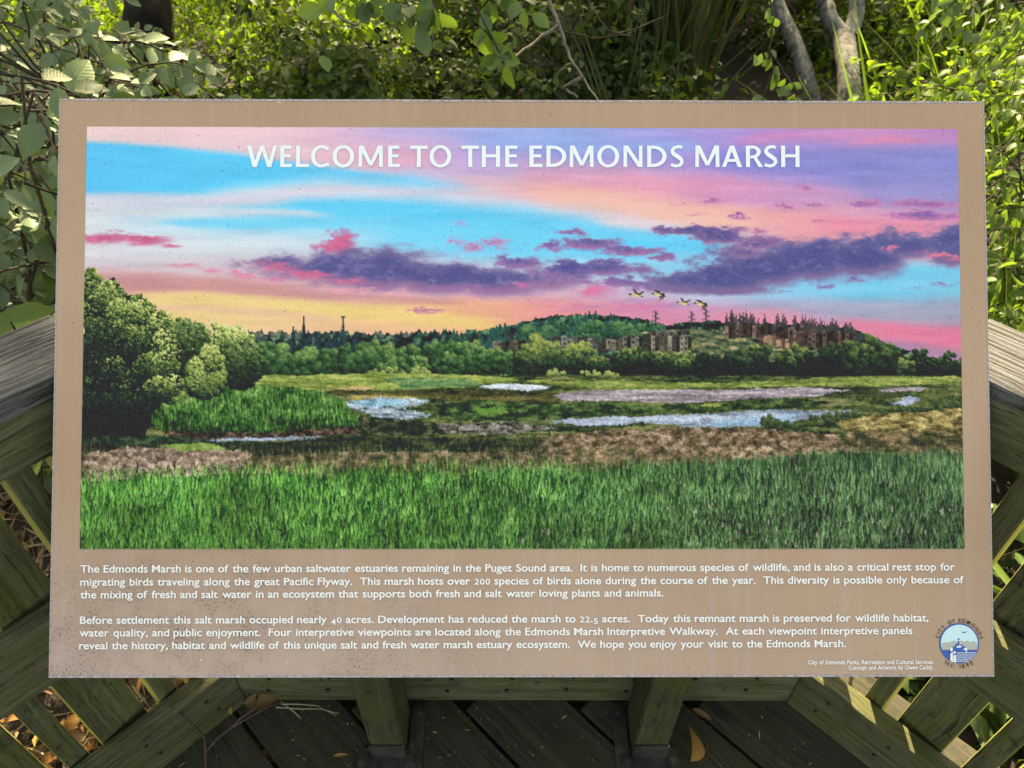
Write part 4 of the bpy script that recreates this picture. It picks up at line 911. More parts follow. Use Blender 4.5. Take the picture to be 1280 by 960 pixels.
PARA = [[('The Edmonds Marsh is one of the few urban saltwater estuaries remaining in the Puget Sound area.  It is home to numerous species of wildlife, and is also a critical rest stop for', 101, 1193, (715.4, 712.6)),
         ('migrating birds traveling along the great Pacific Flyway.  This marsh hosts over 200 species of birds alone during the course of the year.  This diversity is possible only because of', 101, 1204, (731.8, 728.6)),
         ('the mixing of fresh and salt water in an ecosystem that supports both fresh and salt water loving plants and animals.', 101, 829, (747.6, 745.2))],
        [('Before settlement this salt marsh occupied nearly 40 acres. Development has reduced the marsh to 22.5 acres.  Today this remnant marsh is preserved for wildlife habitat,', 100.5, 1160, (779.4, 776.2)),
         ('water quality, and public enjoyment.  Four interpretive viewpoints are located along the Edmonds Marsh Interpretive Walkway.  At each viewpoint interpretive panels', 100, 1140, (795.2, 792.2)),
         ('reveal the history, habitat and wildlife of this unique salt and fresh water marsh estuary ecosystem.  We hope you enjoy your visit to the Edmonds Marsh.', 99.5, 1057, (811.2, 808.4))]]
for para in PARA:
    bm = bmesh.new()
    for t, xa, xb, base in para: text_line(bm, t, xa, xb, base, 8.9, .016)
    link('paragraph', bm_mesh('paragraph', bm), TEXT_M, sign, PM)
bm = bmesh.new()
text_line(bm, 'City of Edmonds Parks, Recreation and Cultural Services', 1010, 1165.5, (830.0, 829.6), 5.0, .012)
text_line(bm, 'Concept and Artwork by Owen Caddy', 1060.5, 1165.5, (836.6, 836.2), 5.0, .012)
link('credit_line', bm_mesh('credit_line', bm), TEXT_M, sign, PM)
# ----- round city seal
sc0 = uv(1198.6, 803.9); pxm = (uv(1248.6, 803.9)[0] - uv(1148.6, 803.9)[0]) / 100; RS = 24.7 * pxm
def seal_pt(x, y): return (sc0[0] + (x - 463) / 12 * pxm, sc0[1] - (y - 467) / 12 * pxm)   # 12x enlargement of the photo -> panel
def circ(r, n=72, a0=0, a1=360): return [(sc0[0] + r * math.cos(R(a0 + (a1 - a0) * i / n)), sc0[1] + r * math.sin(R(a0 + (a1 - a0) * i / n))) for i in range(n)]
BLUE = plain('seal_blue', (.004, .095, .42, 1), .45); PALE = plain('seal_sky', (.52, .80, .86, 1), .45); GREY = plain('seal_hills', (.42, .45, .40, 1), .45); WHT = plain('seal_white', (.80, .88, .90, 1), .45)
bm = bmesh.new(); poly_face(bm, circ(RS), .0008); seal = link('city_seal', bm_mesh('city_seal', bm), BLUE, sign, PM)
bm = bmesh.new(); ri = RS * .93; wl_ = sc0[1] - (563 - 467) / 12 * pxm; yy = (wl_ - sc0[1]) / ri; a_ = math.degrees(math.asin(yy))
poly_face(bm, [(sc0[0] + ri * math.cos(R(a_ + (180 - 2 * a_) * i / 60)), sc0[1] + ri * math.sin(R(a_ + (180 - 2 * a_) * i / 60))) for i in range(61)], .0010); link('seal_sky', bm_mesh('seal_sky', bm), PALE, seal, PM)
bm = bmesh.new()
hl = [(203, 562), (199, 470), (235, 452), (268, 462), (292, 445), (312, 460), (345, 440), (375, 424), (400, 432), (440, 440), (490, 428), (530, 446), (560, 438), (585, 424), (610, 436), (635, 450), (672, 434), (700, 446), (730, 462), (727, 562)]
for i in range(1, len(hl) - 2): poly_face(bm, [seal_pt(*hl[i]), seal_pt(*hl[i + 1]), seal_pt(hl[i + 1][0], 562), seal_pt(hl[i][0], 562)], .0012)
link('seal_hills', bm_mesh('seal_hills', bm), GREY, seal, PM)
bm = bmesh.new()
for k, pts in enumerate([[(355, 590), (360, 520), (395, 500), (410, 478), (432, 470), (432, 448), (468, 448), (468, 462), (500, 478), (520, 505), (556, 518), (556, 535), (515, 545), (515, 590)],
            [(444, 450), (446, 410), (452, 410), (454, 450)], [(432, 404), (470, 400), (470, 408), (432, 412)], [(444, 392), (456, 388), (456, 400), (444, 402)]]):
    poly_face(bm, [seal_pt(*q) for q in pts], .0014 + .00008 * k)
link('seal_ferry', bm_mesh('seal_ferry', bm), BLUE, seal, PM)
bm = bmesh.new()
for k, pts in enumerate([[(414, 520), (436, 500), (486, 496), (492, 512), (480, 526), (416, 528)], [(455, 472), (470, 454), (494, 468), (470, 478)], [(514, 560), (540, 530), (572, 528), (574, 560), (566, 596), (556, 596), (550, 566)],
            [(322, 532), (340, 524), (358, 532), (360, 745), (340, 735), (318, 715)], [(364, 588), (384, 578), (402, 588), (408, 748), (366, 742)]]):
    poly_face(bm, [seal_pt(*q) for q in pts], .0016 + .00008 * k)
for k, (y, x0, x1, wavy) in enumerate([(605, 410, 712, 0), (636, 418, 694, 1), (667, 412, 670, 0), (697, 418, 640, 1), (727, 416, 590, 0)]):
    n = 24; A = []; B = []
    for i in range(n + 1):
        x = x0 + (x1 - x0) * i / n; o = 5 * math.sin(i * 1.6) * wavy
        A.append(seal_pt(x, y - 5 + o)); B.append(seal_pt(x, y + 5 + o))
    strip(bm, A, B, .0016)
link('seal_waves_and_pilings', bm_mesh('seal_waves_and_pilings', bm), WHT, seal, PM)
bm = bmesh.new()
for k, pts in enumerate([[(318, 590), (360, 568), (360, 588), (320, 612)], [(362, 622), (404, 600), (406, 622), (366, 642)]]): poly_face(bm, [seal_pt(*q) for q in pts], .0022)
link('seal_rope', bm_mesh('seal_rope', bm), BLUE, seal, PM)
bm = bmesh.new()
poly_face(bm, [seal_pt(*q) for q in [(486, 290), (512, 298), (530, 304), (556, 294), (584, 284), (560, 302), (542, 314), (524, 312), (508, 304)]], .0013); link('seal_gull', bm_mesh('seal_gull', bm), DARK_M, seal, PM)
bm = bmesh.new()
def arc_text(txt, rad, a0, a1, cap, inward):
    n = len(txt); sc = cap / CAPH
    ws = []
    for ch in txt: ws.append(0 if ch == ' ' else max(.12, (lambda V: V[:, 0].max() - V[:, 0].min())(word_mesh(ch, .004)[0])))
    tot = sum(w if w else .28 for w in ws) + .12 * (n - 1); x = 0
    for ch, w in zip(txt, ws):
        ww = w if w else .28
        if w:
            V, F = word_mesh(ch, .004); V = V - np.array([V[:, 0].min() + w / 2, 0]); th = R(a0 + (a1 - a0) * (x + ww / 2) / tot); vs = []
            for gx, gy in V:
                if inward: r_ = rad - gy * sc; X = math.sin(th) * r_ + math.cos(th) * gx * sc * .95; Y = math.cos(th) * r_ - math.sin(th) * gx * sc * .95; X, Y = X, Y
                else: r_ = rad + gy * sc; X = math.sin(th) * r_ + math.cos(th) * gx * sc * .95; Y = math.cos(th) * r_ - math.sin(th) * gx * sc * .95
                if inward:                                        # lower arc, letters upright: angle measured from straight down
                    X = math.sin(th) * r_ + math.cos(th) * gx * sc * .95; Y = -math.cos(th) * r_ + math.sin(th) * gx * sc * .95
                vs.append(bm.verts.new((sc0[0] + X, sc0[1] + Y, .0012)))
            for f in F:
                try:
                    fc = bm.faces.new([vs[j] for j in f]); fc.normal_update()
                    if fc.normal.z < 0: fc.normal_flip()
                except ValueError: pass
        x += ww + .12
arc_text('CITY OF EDMONDS', 26.0 * pxm, -78, 79, 4.5 * pxm, False); link('seal_name', bm_mesh('seal_name', bm), DARK_M, seal, PM); bm = bmesh.new(); arc_text('Inc. 1890', 31.0 * pxm, -38, 36, 4.8 * pxm, True)
link('seal_date', bm_mesh('seal_date', bm), DARK_M, seal, PM)
# ----- posts, feet and bolts
POST = wood_mat('mossy_post', (.012, .012, .006, 1), (.068, .068, .034, 1), (.060, .072, .008, 1), .75, .9, .85, .8, .005, .05, .85, .14)
STEEL = plain('weathered_steel', (.07, .072, .066, 1), .5, .5, 40, .4)
for (px_, sgn) in ((-.249, 1), (.277, -1)):
    bm = bmesh.new(); w, y0, y1 = .034, -.045, .045
    top = lambda y: PC.z + (.665 + y - PC.y) - PTH * 1.5 - .004
    vs = [bm.verts.new((x, y, z)) for x in (-w, w) for (y, z) in ((y0, .006), (y1, .006), (y1, top(y1)), (y0, top(y0)))]
    for q in ((0, 1, 2, 3), (7, 6, 5, 4), (0, 3, 7, 4), (1, 5, 6, 2), (3, 2, 6, 7), (0, 4, 5, 1)): bm.faces.new([vs[i] for i in q])
    bmesh.ops.recalc_face_normals(bm, faces=list(bm.faces)); bmesh.ops.bevel(bm, geom=list(bm.edges), offset=.003, segments=2, affect='EDGES')
    # local x must run along the post for the grain
    Rz = Matrix(((0, 0, 1), (0, 1, 0), (-1, 0, 0))).to_4x4()
    bmesh.ops.transform(bm, matrix=Rz, verts=list(bm.verts))
    po = link('post', bm_mesh('post', bm), POST, sign, Matrix.Translation((px_, .665, 0)) @ Rz.inverted())
    bm = box_bm(.118, .05, .006, .001, at=(px_, .608, .003)); box_bm(.030, .155, .006, .001, bm, (px_ + sgn * (.034 + .019), .648, .0032)); box_bm(.070, .005, .05, .001, bm, (px_, .6165, .030))
    br = link('bracket', bm_mesh('bracket', bm), STEEL, po, Matrix.Identity(4))
    for (bx, by) in ((px_ - .047, .604), (px_ + .047, .604), (px_ + sgn * .053, .706)):
        bm = bmesh.new(); bmesh.ops.create_cone(bm, cap_ends=True, segments=20, radius1=.0135, radius2=.0135, depth=.003, matrix=Matrix.Translation((bx, by, .0078)))
        bmesh.ops.create_cone(bm, cap_ends=True, segments=6, radius1=.0092, radius2=.0085, depth=.009, matrix=Matrix.Translation((bx, by, .0138)))
        bo = link('bolt', bm_mesh('bolt', bm), STEEL, po, Matrix.Identity(4))
# timber batten that carries the board on the posts
board('batten', PC + PU * -.50 - PN * (PTH + .012) - PV * .075, PC + PU * .50 - PN * (PTH + .012) - PV * .075, .07, .022, PV, POST, sign)

# ================================================================= deck and railings
RAILW = wood_mat('railing_wood', (.026, .027, .013, 1), (.135, .135, .078, 1), (.075, .092, .012, 1), .6, 1.2, .85, .8, .004, .07, .75, .13)
CAPW = wood_mat('weathered_cap_wood', (.010, .0105, .0095, 1), (.118, .128, .130, 1), (.05, .054, .036, 1), .25, 1.4, .85, 1.0, .008, .12, .5, .10)
PICKW = wood_mat('picket_wood', (.030, .031, .015, 1), (.16, .16, .088, 1), (.085, .105, .014, 1), .65, 1.1, .85, .8, .004, .07, .75, .13)
SUNLIT_EDGE = wood_mat('sunlit_edge_wood', (.24, .24, .07, 1), (.42, .41, .13, 1), (.30, .33, .06, 1), .4, .9, .8, .2)  # sunlit slat edges: the light is put into the wood's colour
DECKW = wood_mat('deck_wood', (.009, .008, .005, 1), (.062, .057, .037, 1), (.040, .045, .008, 1), .55, .8, .85, .7, .003, .03, .75, .13)
deck = empty('deck_floor', (0, 0, 0), None, None, None, 'structure')
dx = Vector((1, -1, 0)).normalized(); dn_ = Vector((1, 1, 0)).normalized()
s0 = Vector((-.1195, .7306, 0)).dot(dn_); rgd = random.Random(9)
for i in range(-16, 4):                                          # planks at 45 degrees
    c = s0 + (i + .5) * .172
    # clip each plank to the platform's outline: y < .77 and the two 45-degree sides
    lo, hi = -3.0, 3.0
    # y = (c - t)/sqrt2 for a point dn*c + dx*t
    r2 = math.sqrt(.5)
    lo = max(lo, c - (.772) / r2)                                # y<=.772
    # left side y <= x+1.335 -> (c-t) r2 <= (c+t) r2 +1.335 ; right side y <= -x+1.352 -> c <= ...
    lo = max(lo, -1.335 / (2 * r2)); 
    if c * 2 * r2 / 1 > 1.352 + .12: continue
    hi = min(hi, c + 1.2 / r2)
    if hi - lo < .1: continue
    a_ = dn_ * c + dx * lo; b_ = dn_ * c + dx * hi
    board('plank', a_ + Vector((0, 0, -.0195 + rgd.gauss(0, .0008))), b_ + Vector((0, 0, -.0195 + rgd.gauss(0, .0008))), .038, .164, Vector((0, 0, 1)), DECKW, deck, .003)
# fascia boards close the gap between the planks and the ground
for (fa, fb) in (((-.60, .80), (.62, .80)), ((-1.75, -.46), (-.56, .77 + .04)), ((.58, .81), (1.75, -.42))):
    board('fascia', (fa[0], fa[1], -.16), (fb[0], fb[1], -.16), .27, .03, Vector((0, 0, 1)), DECKW, deck, .003)
JL, JR = Vector((-.562, .729, 0)), Vector((.582, .726, 0)); r2 = math.sqrt(.5)
def railing(name, a, b, lab, midz, seed, sd, co=.096, cz=.925):
    """A railing bay from a to b (inside face), outward is left of a->b turned away from the deck."""
    d = (b - a).normalized(); out = Vector((0, 0, 1)).cross(d) if True else None
    L = (b - a).length; rgx = random.Random(seed)
    root = empty('railing', a + d * (L / 2) + out * .02, lab, 'railing', 'railing bays around the viewing platform')
    Z = Vector((0, 0, 1))
    def bd(nm, z0, z1, mat, o=.019, ta=0., tb=0.): return board(nm, a + d * ta + out * o + Z * (z0 + z1) / 2, b + d * tb + out * o + Z * (z0 + z1) / 2, z1 - z0, .038, Z, mat, root, .005)
    e = .018 if name == 'railing' and seed == 3 else 0.
    bd('kick_rail', .004, .150, RAILW, .019 + e * .15, -e, e); bd('mid_rail', midz, midz + .135, RAILW); bd('top_rail', .818, .9075, RAILW, .054)
    board('handrail_cap', a + out * co + Z * cz - d * .03 * sd[0], b + out * co + Z * cz + d * .03 * sd[1], .033, .138, Z, CAPW, root, .005)
    return root, d, out, L
def pickets(root, base, d, out, specs, tilt=0.0):
    Z = Vector((0, 0, 1))
    for (s0_, s1_) in specs:
        w = abs(s1_ - s0_); c = (s0_ + s1_) / 2; p0 = base + d * c + out * (.038 + .019 + .002 + abs(math.sin(tilt)) * w / 2)
        dd = Matrix.Rotation(tilt, 3, 'Z') @ d
        o_ = board('picket', p0 + Z * .035, p0 + Z * .817, w, .038, dd, PICKW, root, .0035)
        o_.data.materials.append(SUNLIT_EDGE)                          # sunlight painted onto the narrow sides as a yellow-green tint
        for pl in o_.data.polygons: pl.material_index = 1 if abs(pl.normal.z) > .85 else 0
LA, LB = JL + Vector((-1, -1, 0)).normalized() * 1.7, JL
rl, dl, ol, _ = railing('railing', LA, LB, 'mossy shaded railing bay on the left, over brown leaf litter, beside the big leafy shrub', .432, 1, (0, 1))
RA, RB = JR, JR + Vector((1, -1, 0)).normalized() * 1.7
rr_, dr, orr, _ = railing('railing', RA, RB, 'railing bay on the right with a sunlit grey cap, over dark green leafy plants', .405, 2, (1, 0), .110, .913)
rc, dc, oc, _ = railing('railing', JL, JR, 'middle railing bay behind the sign posts, mostly hidden by the panel', .42, 3, (1, 1))
# slats alternate wide and narrow
wide, nar, gap = .088, .037, .0245
spec = []; s = .012
first = [(.012, .074), (.099, .135), (.161, .249), (.274, .311)]
spec = list(first); s = .311
for k in range(14): w = wide if k % 2 == 0 else nar; spec.append((s + gap, s + gap + w)); s += gap + w
dL = (JL - LA).normalized(); pickets(rl, JL, -dL, Vector((-1, 1, 0)).normalized(), spec, R(PICK_TILT))
spec = [(.008, .036), (.114, .150), (.181, .266), (.303, .339)]; s = .339
for k in range(14): w = wide if k % 2 == 0 else nar; spec.append((s + gap, s + gap + w)); s += gap + w
pickets(rr_, JR, dr, Vector((1, 1, 0)).normalized(), spec, R(-PICK_TILT))
spec = []; s = .02
while s < 1.12: w = wide if len(spec) % 2 == 0 else nar; spec.append((s, min(s + w, 1.135))); s += w + gap
pickets(rc, JL, (JR - JL).normalized(), Vector((0, 1, 0)), spec)

# ---- screw heads where the slats meet the rails
NAIL = plain('rusty_screw', (.02, .015, .012, 1), .7, .3)
for root, base, d, out, n_ in ((rl, JL, -dL, Vector((-1, 1, 0)).normalized(), 12), (rr_, JR, dr, Vector((1, 1, 0)).normalized(), 12), (rc, JL, (JR - JL).normalized(), Vector((0, 1, 0)), 9)):
    for k in range(n_):
        for z_ in (.055, .108):
            q = base + d * (.055 + k * .124 + (z_ > .08) * .012) - out * .0008 + Vector((0, 0, z_ + (k % 3) * .004))
            bm = bmesh.new(); bmesh.ops.create_cone(bm, cap_ends=True, segments=10, radius1=.0042, radius2=.0036, depth=.0022)
            M = Vector((0, 0, 1)).rotation_difference(-out).to_matrix().to_4x4(); M.translation = q
            link('screw', bm_mesh('screw', bm), NAIL, root, M)

# ================================================================= ground, litter, woodland
def ground_z(x, y):
    r = -.28 + .02 * math.sin(x * 2.1 + y) + .10 * max(0, min(1, (y - 1.6) / 4)) + .05 * math.sin(x * .9) * math.cos(y * .7)
    return r
GS = 120
gx_ = np.sign(np.linspace(-1, 1, GS)) * np.abs(np.linspace(-1, 1, GS)) ** 3 * 400; gy_ = np.sign(np.linspace(-1, 1, GS)) * np.abs(np.linspace(-1, 1, GS)) ** 3 * 400 + 2
V = np.array([(x, y, ground_z(x, y)) for y in gy_ for x in gx_], np.float32)
ii = np.arange(GS - 1)[:, None] * GS + np.arange(GS - 1)[None, :]
F = np.stack([ii, ii + 1, ii + GS + 1, ii + GS], -1).reshape(-1, 4)
m, nt, p = new_mat('forest_soil'); b = NB(nt); tc = b.n('ShaderNodeTexCoord'); o = tc.outputs['Object']
c = b.ramp(b.noise(o, 16.0, 6, .7), [(.3, (.010, .007, .005, 1)), (.55, (.032, .022, .014, 1)), (.75, (.07, .048, .03, 1))])
c = b.mix(b.ramp(b.noise(o, 1.3, 3, .6), [(.45, 0.0), (.65, .7)]), c, (.03, .035, .012, 1))
nt.links.new(c, p.inputs['Base Color']); p.inputs['Roughness'].default_value = .95; nt.links.new(b.bump(b.noise(o, 45.0, 5, .7), .9, .02), p.inputs['Normal'])
tag(link('ground', mesh_np('ground', V, F, None, True), m), None, None, None, 'structure')
nr = np.random.default_rng(5)
def rand_dirs(n, zs=.3):
    d = nr.normal(size=(n, 3)); d[:, 2] *= zs; return d / np.linalg.norm(d, axis=1, keepdims=True)
def gz_arr(x, y): return np.array([ground_z(a, b_) for a, b_ in zip(x, y)])
# ---- leaf litter: dry needles, twiglets and curled brown leaves
LIT_L = leaf_mat('litter_leaf', [(.14, .06, .02), (.32, .13, .035), (.46, .21, .06), (.22, .11, .05), (.38, .23, .11), (.10, .05, .028)], .15, .6, True, .3, .3)
LIT_N = leaf_mat('litter_needle', [(.10, .06, .032), (.26, .16, .085), (.40, .28, .15), (.18, .10, .055), (.48, .37, .23)], .05, .7, False, .3, 0)
n = 9000; x = nr.uniform(-2.6, -.35, n); y = nr.uniform(-.2, 2.3, n); k = (y > x + 1.31) | (y > .78); x, y = x[k], y[k]; n = len(x)
d = rand_dirs(n, .18); N = rand_dirs(n, .2); N[:, 2] = 1
tag(scatter('needle_litter', leaf_tpl(2, .06, .5, .1, .15), np.stack([x, y, gz_arr(x, y) + nr.uniform(.004, .03, n)], 1), d, N, nr.uniform(.04, .13, n), LIT_N), 'thin dry needles and straw covering the ground beyond the left railing', 'litter', None, 'stuff')
n = 2800; x = nr.uniform(-2.6, -.35, n); y = nr.uniform(-.2, 2.3, n); k = (y > x + 1.33) | (y > .8); x, y = x[k], y[k]; n = len(x)
d = rand_dirs(n, .35); N = rand_dirs(n, .5); N[:, 2] = .9
tag(scatter('leaf_litter', leaf_tpl(4, .52, .45, .35, .5), np.stack([x, y, gz_arr(x, y) + nr.uniform(.012, .045, n)], 1), d, N, nr.uniform(.035, .075, n), LIT_L), 'curled brown and orange dead leaves on the ground beyond the left railing', 'litter', None, 'stuff')
BARK_G = bark_mat('grey_bark', (.035, .035, .03, 1), (.34, .35, .32, 1), 2.0, .25); BARK_D = bark_mat('dark_bark', (.006, .005, .004, 1), (.020, .016, .013, 1), .8, .25); TWIG = bark_mat('twig_bark', (.03, .024, .018, 1), (.095, .078, .06, 1), 3, .1)
TWIG_L = bark_mat('pale_twig', (.10, .085, .07, 1), (.27, .24, .20, 1), 3, .05)
# ---- left shrub: broad toothed leaves close to the camera
SHRUB = leaf_mat('broad_leaf', [(.045, .088, .034), (.10, .155, .078), (.085, .145, .072), (.135, .195, .105), (.115, .19, .065)], .14, .5, True, .4, .45)
T_BROAD = leaf_tpl(10, .62, .45, .16, .22, .06, 1.0)
rg = random.Random(21)
def region(poly_px, n, f0, f1, rgn):
    out = []; xs_ = [q[0] for q in poly_px]; ys_ = [q[1] for q in poly_px]
    while len(out) < n:
        px, py = rgn.uniform(min(xs_), max(xs_)), rgn.uniform(min(ys_), max(ys_)); c = False; j = len(poly_px) - 1
        for i in range(len(poly_px)):
            (xi, yi), (xj, yj) = poly_px[i], poly_px[j]
            if (yi > py) != (yj > py) and px < (xj - xi) * (py - yi) / (yj - yi) + xi: c = not c
            j = i
        if c:
            q = at_depth(px, py, rgn.uniform(f0, f1))
            if q.z > ground_z(q.x, q.y) + .05: out.append(q)
    return out
def leafy_shrub(name, label, cat, pts, base, tpl, mat, size, nl, L, dirf, droop, seed, stem_r=.012, group=None, twig=TWIG, flat=.6, nst=7, up=(0, 0, 1), spread=.9):
    rgs = random.Random(seed); sp = Sprays(seed); base = Vector(base)
    root = empty(name, base, label, cat, group)
    for q in pts: sp.spray(q, dirf(q, rgs), L * rgs.uniform(.7, 1.3), nl, size, droop, up, spread, flat)
    stems = []
    hubs = rgs.sample(pts, min(nst, len(pts)))
    for h in hubs:
        w = wig(base + Vector((rgs.gauss(0, .03), rgs.gauss(0, .03), -.05)), h, 7, .05, rgs, .05); stems.append((w, [stem_r * (1 - .6 * i / 7) for i in range(8)]))
    br = []
    for q in pts:                                                # each spray joins the nearest stem
        best = min((min(((v - q).length, tuple(v)) for v in w[2:]) for w, _ in stems))
        a = Vector(best[1]); w = wig(a, q, 4, .05, rgs); br.append((w, [stem_r * .45 * (1 - .5 * i / 4) for i in range(5)]))
    tubes('stems', stems + br, twig, root, 5); tubes('twigs', sp.tw, twig, root, 4)
    nn = len(sp.P)
    scatter('foliage', tpl, sp.P, sp.D, sp.N, sp.S, mat, root, None, np.random.default_rng(seed).uniform(.8, 1.15, nn).astype(np.float32))
    return root
PL = [(-300, -60), (-10, -60), (95, 8), (160, 40), (222, 74), (288, 118), (288, 190), (80, 400), (-300, 420)]
pts = region(PL, 430, 1.42, 2.7, rg)
leafy_shrub('broadleaf_shrub', 'big shrub with broad grey green toothed leaves, rising behind the left railing', 'shrub', pts, (-1.35, 1.75, -.27), T_BROAD, SHRUB, .047, 7, .19,
            lambda q, r_: Vector((.75 + r_.gauss(0, .25), -.45 + r_.gauss(0, .3), -.05 + r_.gauss(0, .25))),   .5, 31, .008, None, TWIG, .75, 9, (.1, -.45, .9))
pts = region([(-180, 60), (40, 70), (110, 130), (60, 290), (40, 400), (-180, 420)], 22, 1.12, 1.3, rg)
leafy_shrub('broadleaf_sapling', 'young sapling with large bright green leaves, nearest the left edge of the panel', 'shrub', pts, (-1.05, 1.2, -.27), T_BROAD, SHRUB, .062, 6, .2,
            lambda q, r_: Vector((.8 + r_.gauss(0, .25), -.3 + r_.gauss(0, .3), -.15 + r_.gauss(0, .25))), .6, 33, .006, None, TWIG, .8, 4, (.1, -.5, .85))
# ---- single pale leaf just above the left handrail cap, on a low sucker
def small_plant(name, label, cat, leaves, base, tpl, mat, group=None):
    base = Vector(base); root = empty(name, base, label, cat, group); st = []
    P, D, N, Sz = [], [], [], []
    for (q, dv, nv, s_) in leaves:
        q = Vector(q); P.append(q); D.append(Vector(dv).normalized()); N.append(nv); Sz.append(s_); st.append((wig(base, q, 5, .03, rg), [.003, .003, .0026, .0024, .002, .0016]))
    tubes('stems', st, TWIG, root, 5); scatter('foliage', tpl, P, D, N, Sz, mat, root); return root
FRESH = leaf_mat('fresh_leaf', [(.08, .16, .03), (.11, .20, .04), (.13, .23, .045)], .5, .45, True, .35, .1)
q = at_depth(14, 402, 1.12); q2 = at_depth(30, 606, 1.25)
small_plant('seedling', 'small seedling with pale toothed leaves poking up beside the left handrail', 'seedling', [(q, (.9, .25, .25), (0, -.5, .8), .062), (at_depth(-10, 412, 1.14), (.7, .1, .2), (0, -.4, .9), .07), (q2, (.35, .3, .5), (-.2, -.6, .7), .055)], (q.x - .15, q.y + .12, -.27), T_BROAD, FRESH)
# ---- hanging sprig at the top, rounder leaves
ROUND = leaf_mat('round_leaf', [(.045, .105, .03), (.055, .13, .035), (.07, .16, .04), (.05, .105, .045)], .42, .38, True, .6, .1)
T_ROUND = leaf_tpl(6, .66, .52, .15, .18, 0, .3)
def sprig(name, label, lst, f, size, mat, tpl, cat='branch', twig=TWIG, group=None, dens=1.0, rad=.0035, seed=1):
    """Thin branches through photo points at real depths, leaves hanging along them."""
    rgs = random.Random(seed); a0 = at_depth(lst[0][0][0], lst[0][0][1], f); root = empty(name, a0, label, cat, group); tb = []; P, D, N, Sz = [], [], [], []
    for br in lst:
        nodes = [at_depth(x_, y_, f + (fz[0] if fz else 0)) for x_, y_, *fz in br]; path = []
        for i in range(len(nodes) - 1):
            w = wig(nodes[i], nodes[i + 1], 4, .025, rgs); path += w if not path else w[1:]
        if tb: path = [min((v for pp, _ in tb for v in pp), key=lambda v: (v - path[0]).length)] + path   # joins the branch it grows from
        tb.append((path, [rad * (1 - .65 * i / len(path)) for i in range(len(path))]))
        if tpl is None: continue
        for i, v in enumerate(path[2:]):
            for r_ in range(2):
                if rgs.random() > dens * .75: continue
                ld = Vector((rgs.gauss(0, .7), rgs.gauss(-.2, .4), -.75 + rgs.gauss(0, .4))).normalized()
                P.append(v + ld * size * .18); D.append(ld); N.append(Vector((rgs.gauss(0, .5), -.8, .45 + rgs.gauss(0, .3)))); Sz.append(size * rgs.uniform(.6, 1.15))
    tubes('twigs', tb, twig, root, 5)
    if P: scatter('foliage', tpl, P, D, N, Sz, mat, root)
    return root
sprig('hanging_branch', 'leafy branch with round green leaves hanging down at the top centre, over the panel', [[(420, -70), (455, -10), (480, 8)], [(470, -80), (492, -20), (500, 30)], [(500, -90), (506, 0), (518, 32)], [(540, -80), (540, -10), (545, 12)], [(580, -70), (590, 0), (606, 30), (622, 62), (636, 78)], [(606, 30), (632, 64)], [(600, -60), (608, -10), (612, 0)], [(420, -40), (410, 6)], [(630, -60), (650, -5), (660, 14)], [(450, -60), (440, -4), (446, 10)]], 1.55, .050, ROUND, T_ROUND, dens=.62, seed=4)
sprig('low_sprig', 'single round leaf on a thin twig, low in front of the sunlit thicket', [[(330, -60), (380, 20), (402, 66)]], 1.9, .04, ROUND, T_ROUND, dens=.16, seed=9, rad=.002)
sprig('bare_branch', 'pale bare zigzag branch coming down onto the middle of the panel top', [[(676, -60), (690, 12), (702, 40), (712, 72), (728, 96), (748, 126)], [(697, 32), (670, 52), (640, 75)], [(704, 110), (722, 122)]], 1.9, .05, None, None, twig=TWIG_L, rad=.0056, seed=6)
sprig('dead_twig', 'thin faint dead twig forking towards the dark reeds, right of the zigzag branch', [[(702, 38), (740, 48), (790, 45)], [(720, -60), (738, 10), (760, 38), (790, 46)], [(760, 44), (800, 34), (836, 18)]], 2.6, .05, None, None, twig=TWIG, rad=.0040, seed=16)
sprig('grey_branch', 'thin grey branch crossing the top left of the hanging leaves', [[(395, -30), (408, 4), (428, 24), (446, 32), (460, 18), (484, 6), (520, 8)], [(446, 32), (458, 52)]], 2.0, .05, None, None, twig=TWIG_L, rad=.0045, seed=7)
sprig('leafy_twig', 'thin twig with small pale green leaves hanging beside the leaning grey trunk', [[(960, -30), (968, 20), (962, 60), (966, 90), (955, 118)], [(966, 70), (984, 96), (1000, 122)], [(962, 60), (944, 66)], [(968, 20), (978, 14)], [(966, 90), (985, 108), (1004, 96)]], 2.1, .034, ROUND, T_ROUND, dens=.62, seed=12, rad=.003)
# ---- trees: trunks in view, crowns overhead shaped for shade
CROWN = leaf_mat('crown_leaf', [(.04, .08, .02), (.06, .11, .03), (.08, .14, .035)], .35, .45, False, .5, 0)
T_SMALL = leaf_tpl(2, .55, .45, .2, .2)
def tree(name, label, trunks, limbs, clusters, mat, seed, group=None, lf=.11, per=300, sides=12):
    rgs = random.Random(seed); root = empty(name, trunks[0][0][0], label, 'tree', group)
    tubes('trunk', trunks, mat, root, sides)
    if limbs: tubes('limb', limbs, mat, root, 6)
    rn = np.random.default_rng(seed); P = []
    for (c_, r_, k_) in clusters:
        d_ = rn.normal(size=(int(per * k_), 3)); d_ /= np.linalg.norm(d_, axis=1, keepdims=True); P.append(np.array(c_) + d_ * (r_ * rn.random((len(d_), 1)) ** .45) * np.array([1, 1, .6]))
    if P:
        P = np.concatenate(P); D_ = rn.normal(size=P.shape); D_[:, 2] -= .5; N_ = rn.normal(size=P.shape) * .5; N_[:, 2] += 1
        scatter('crown', T_SMALL, P, D_, N_, rn.uniform(.6, 1.2, len(P)) * lf, CROWN, root)
    return root
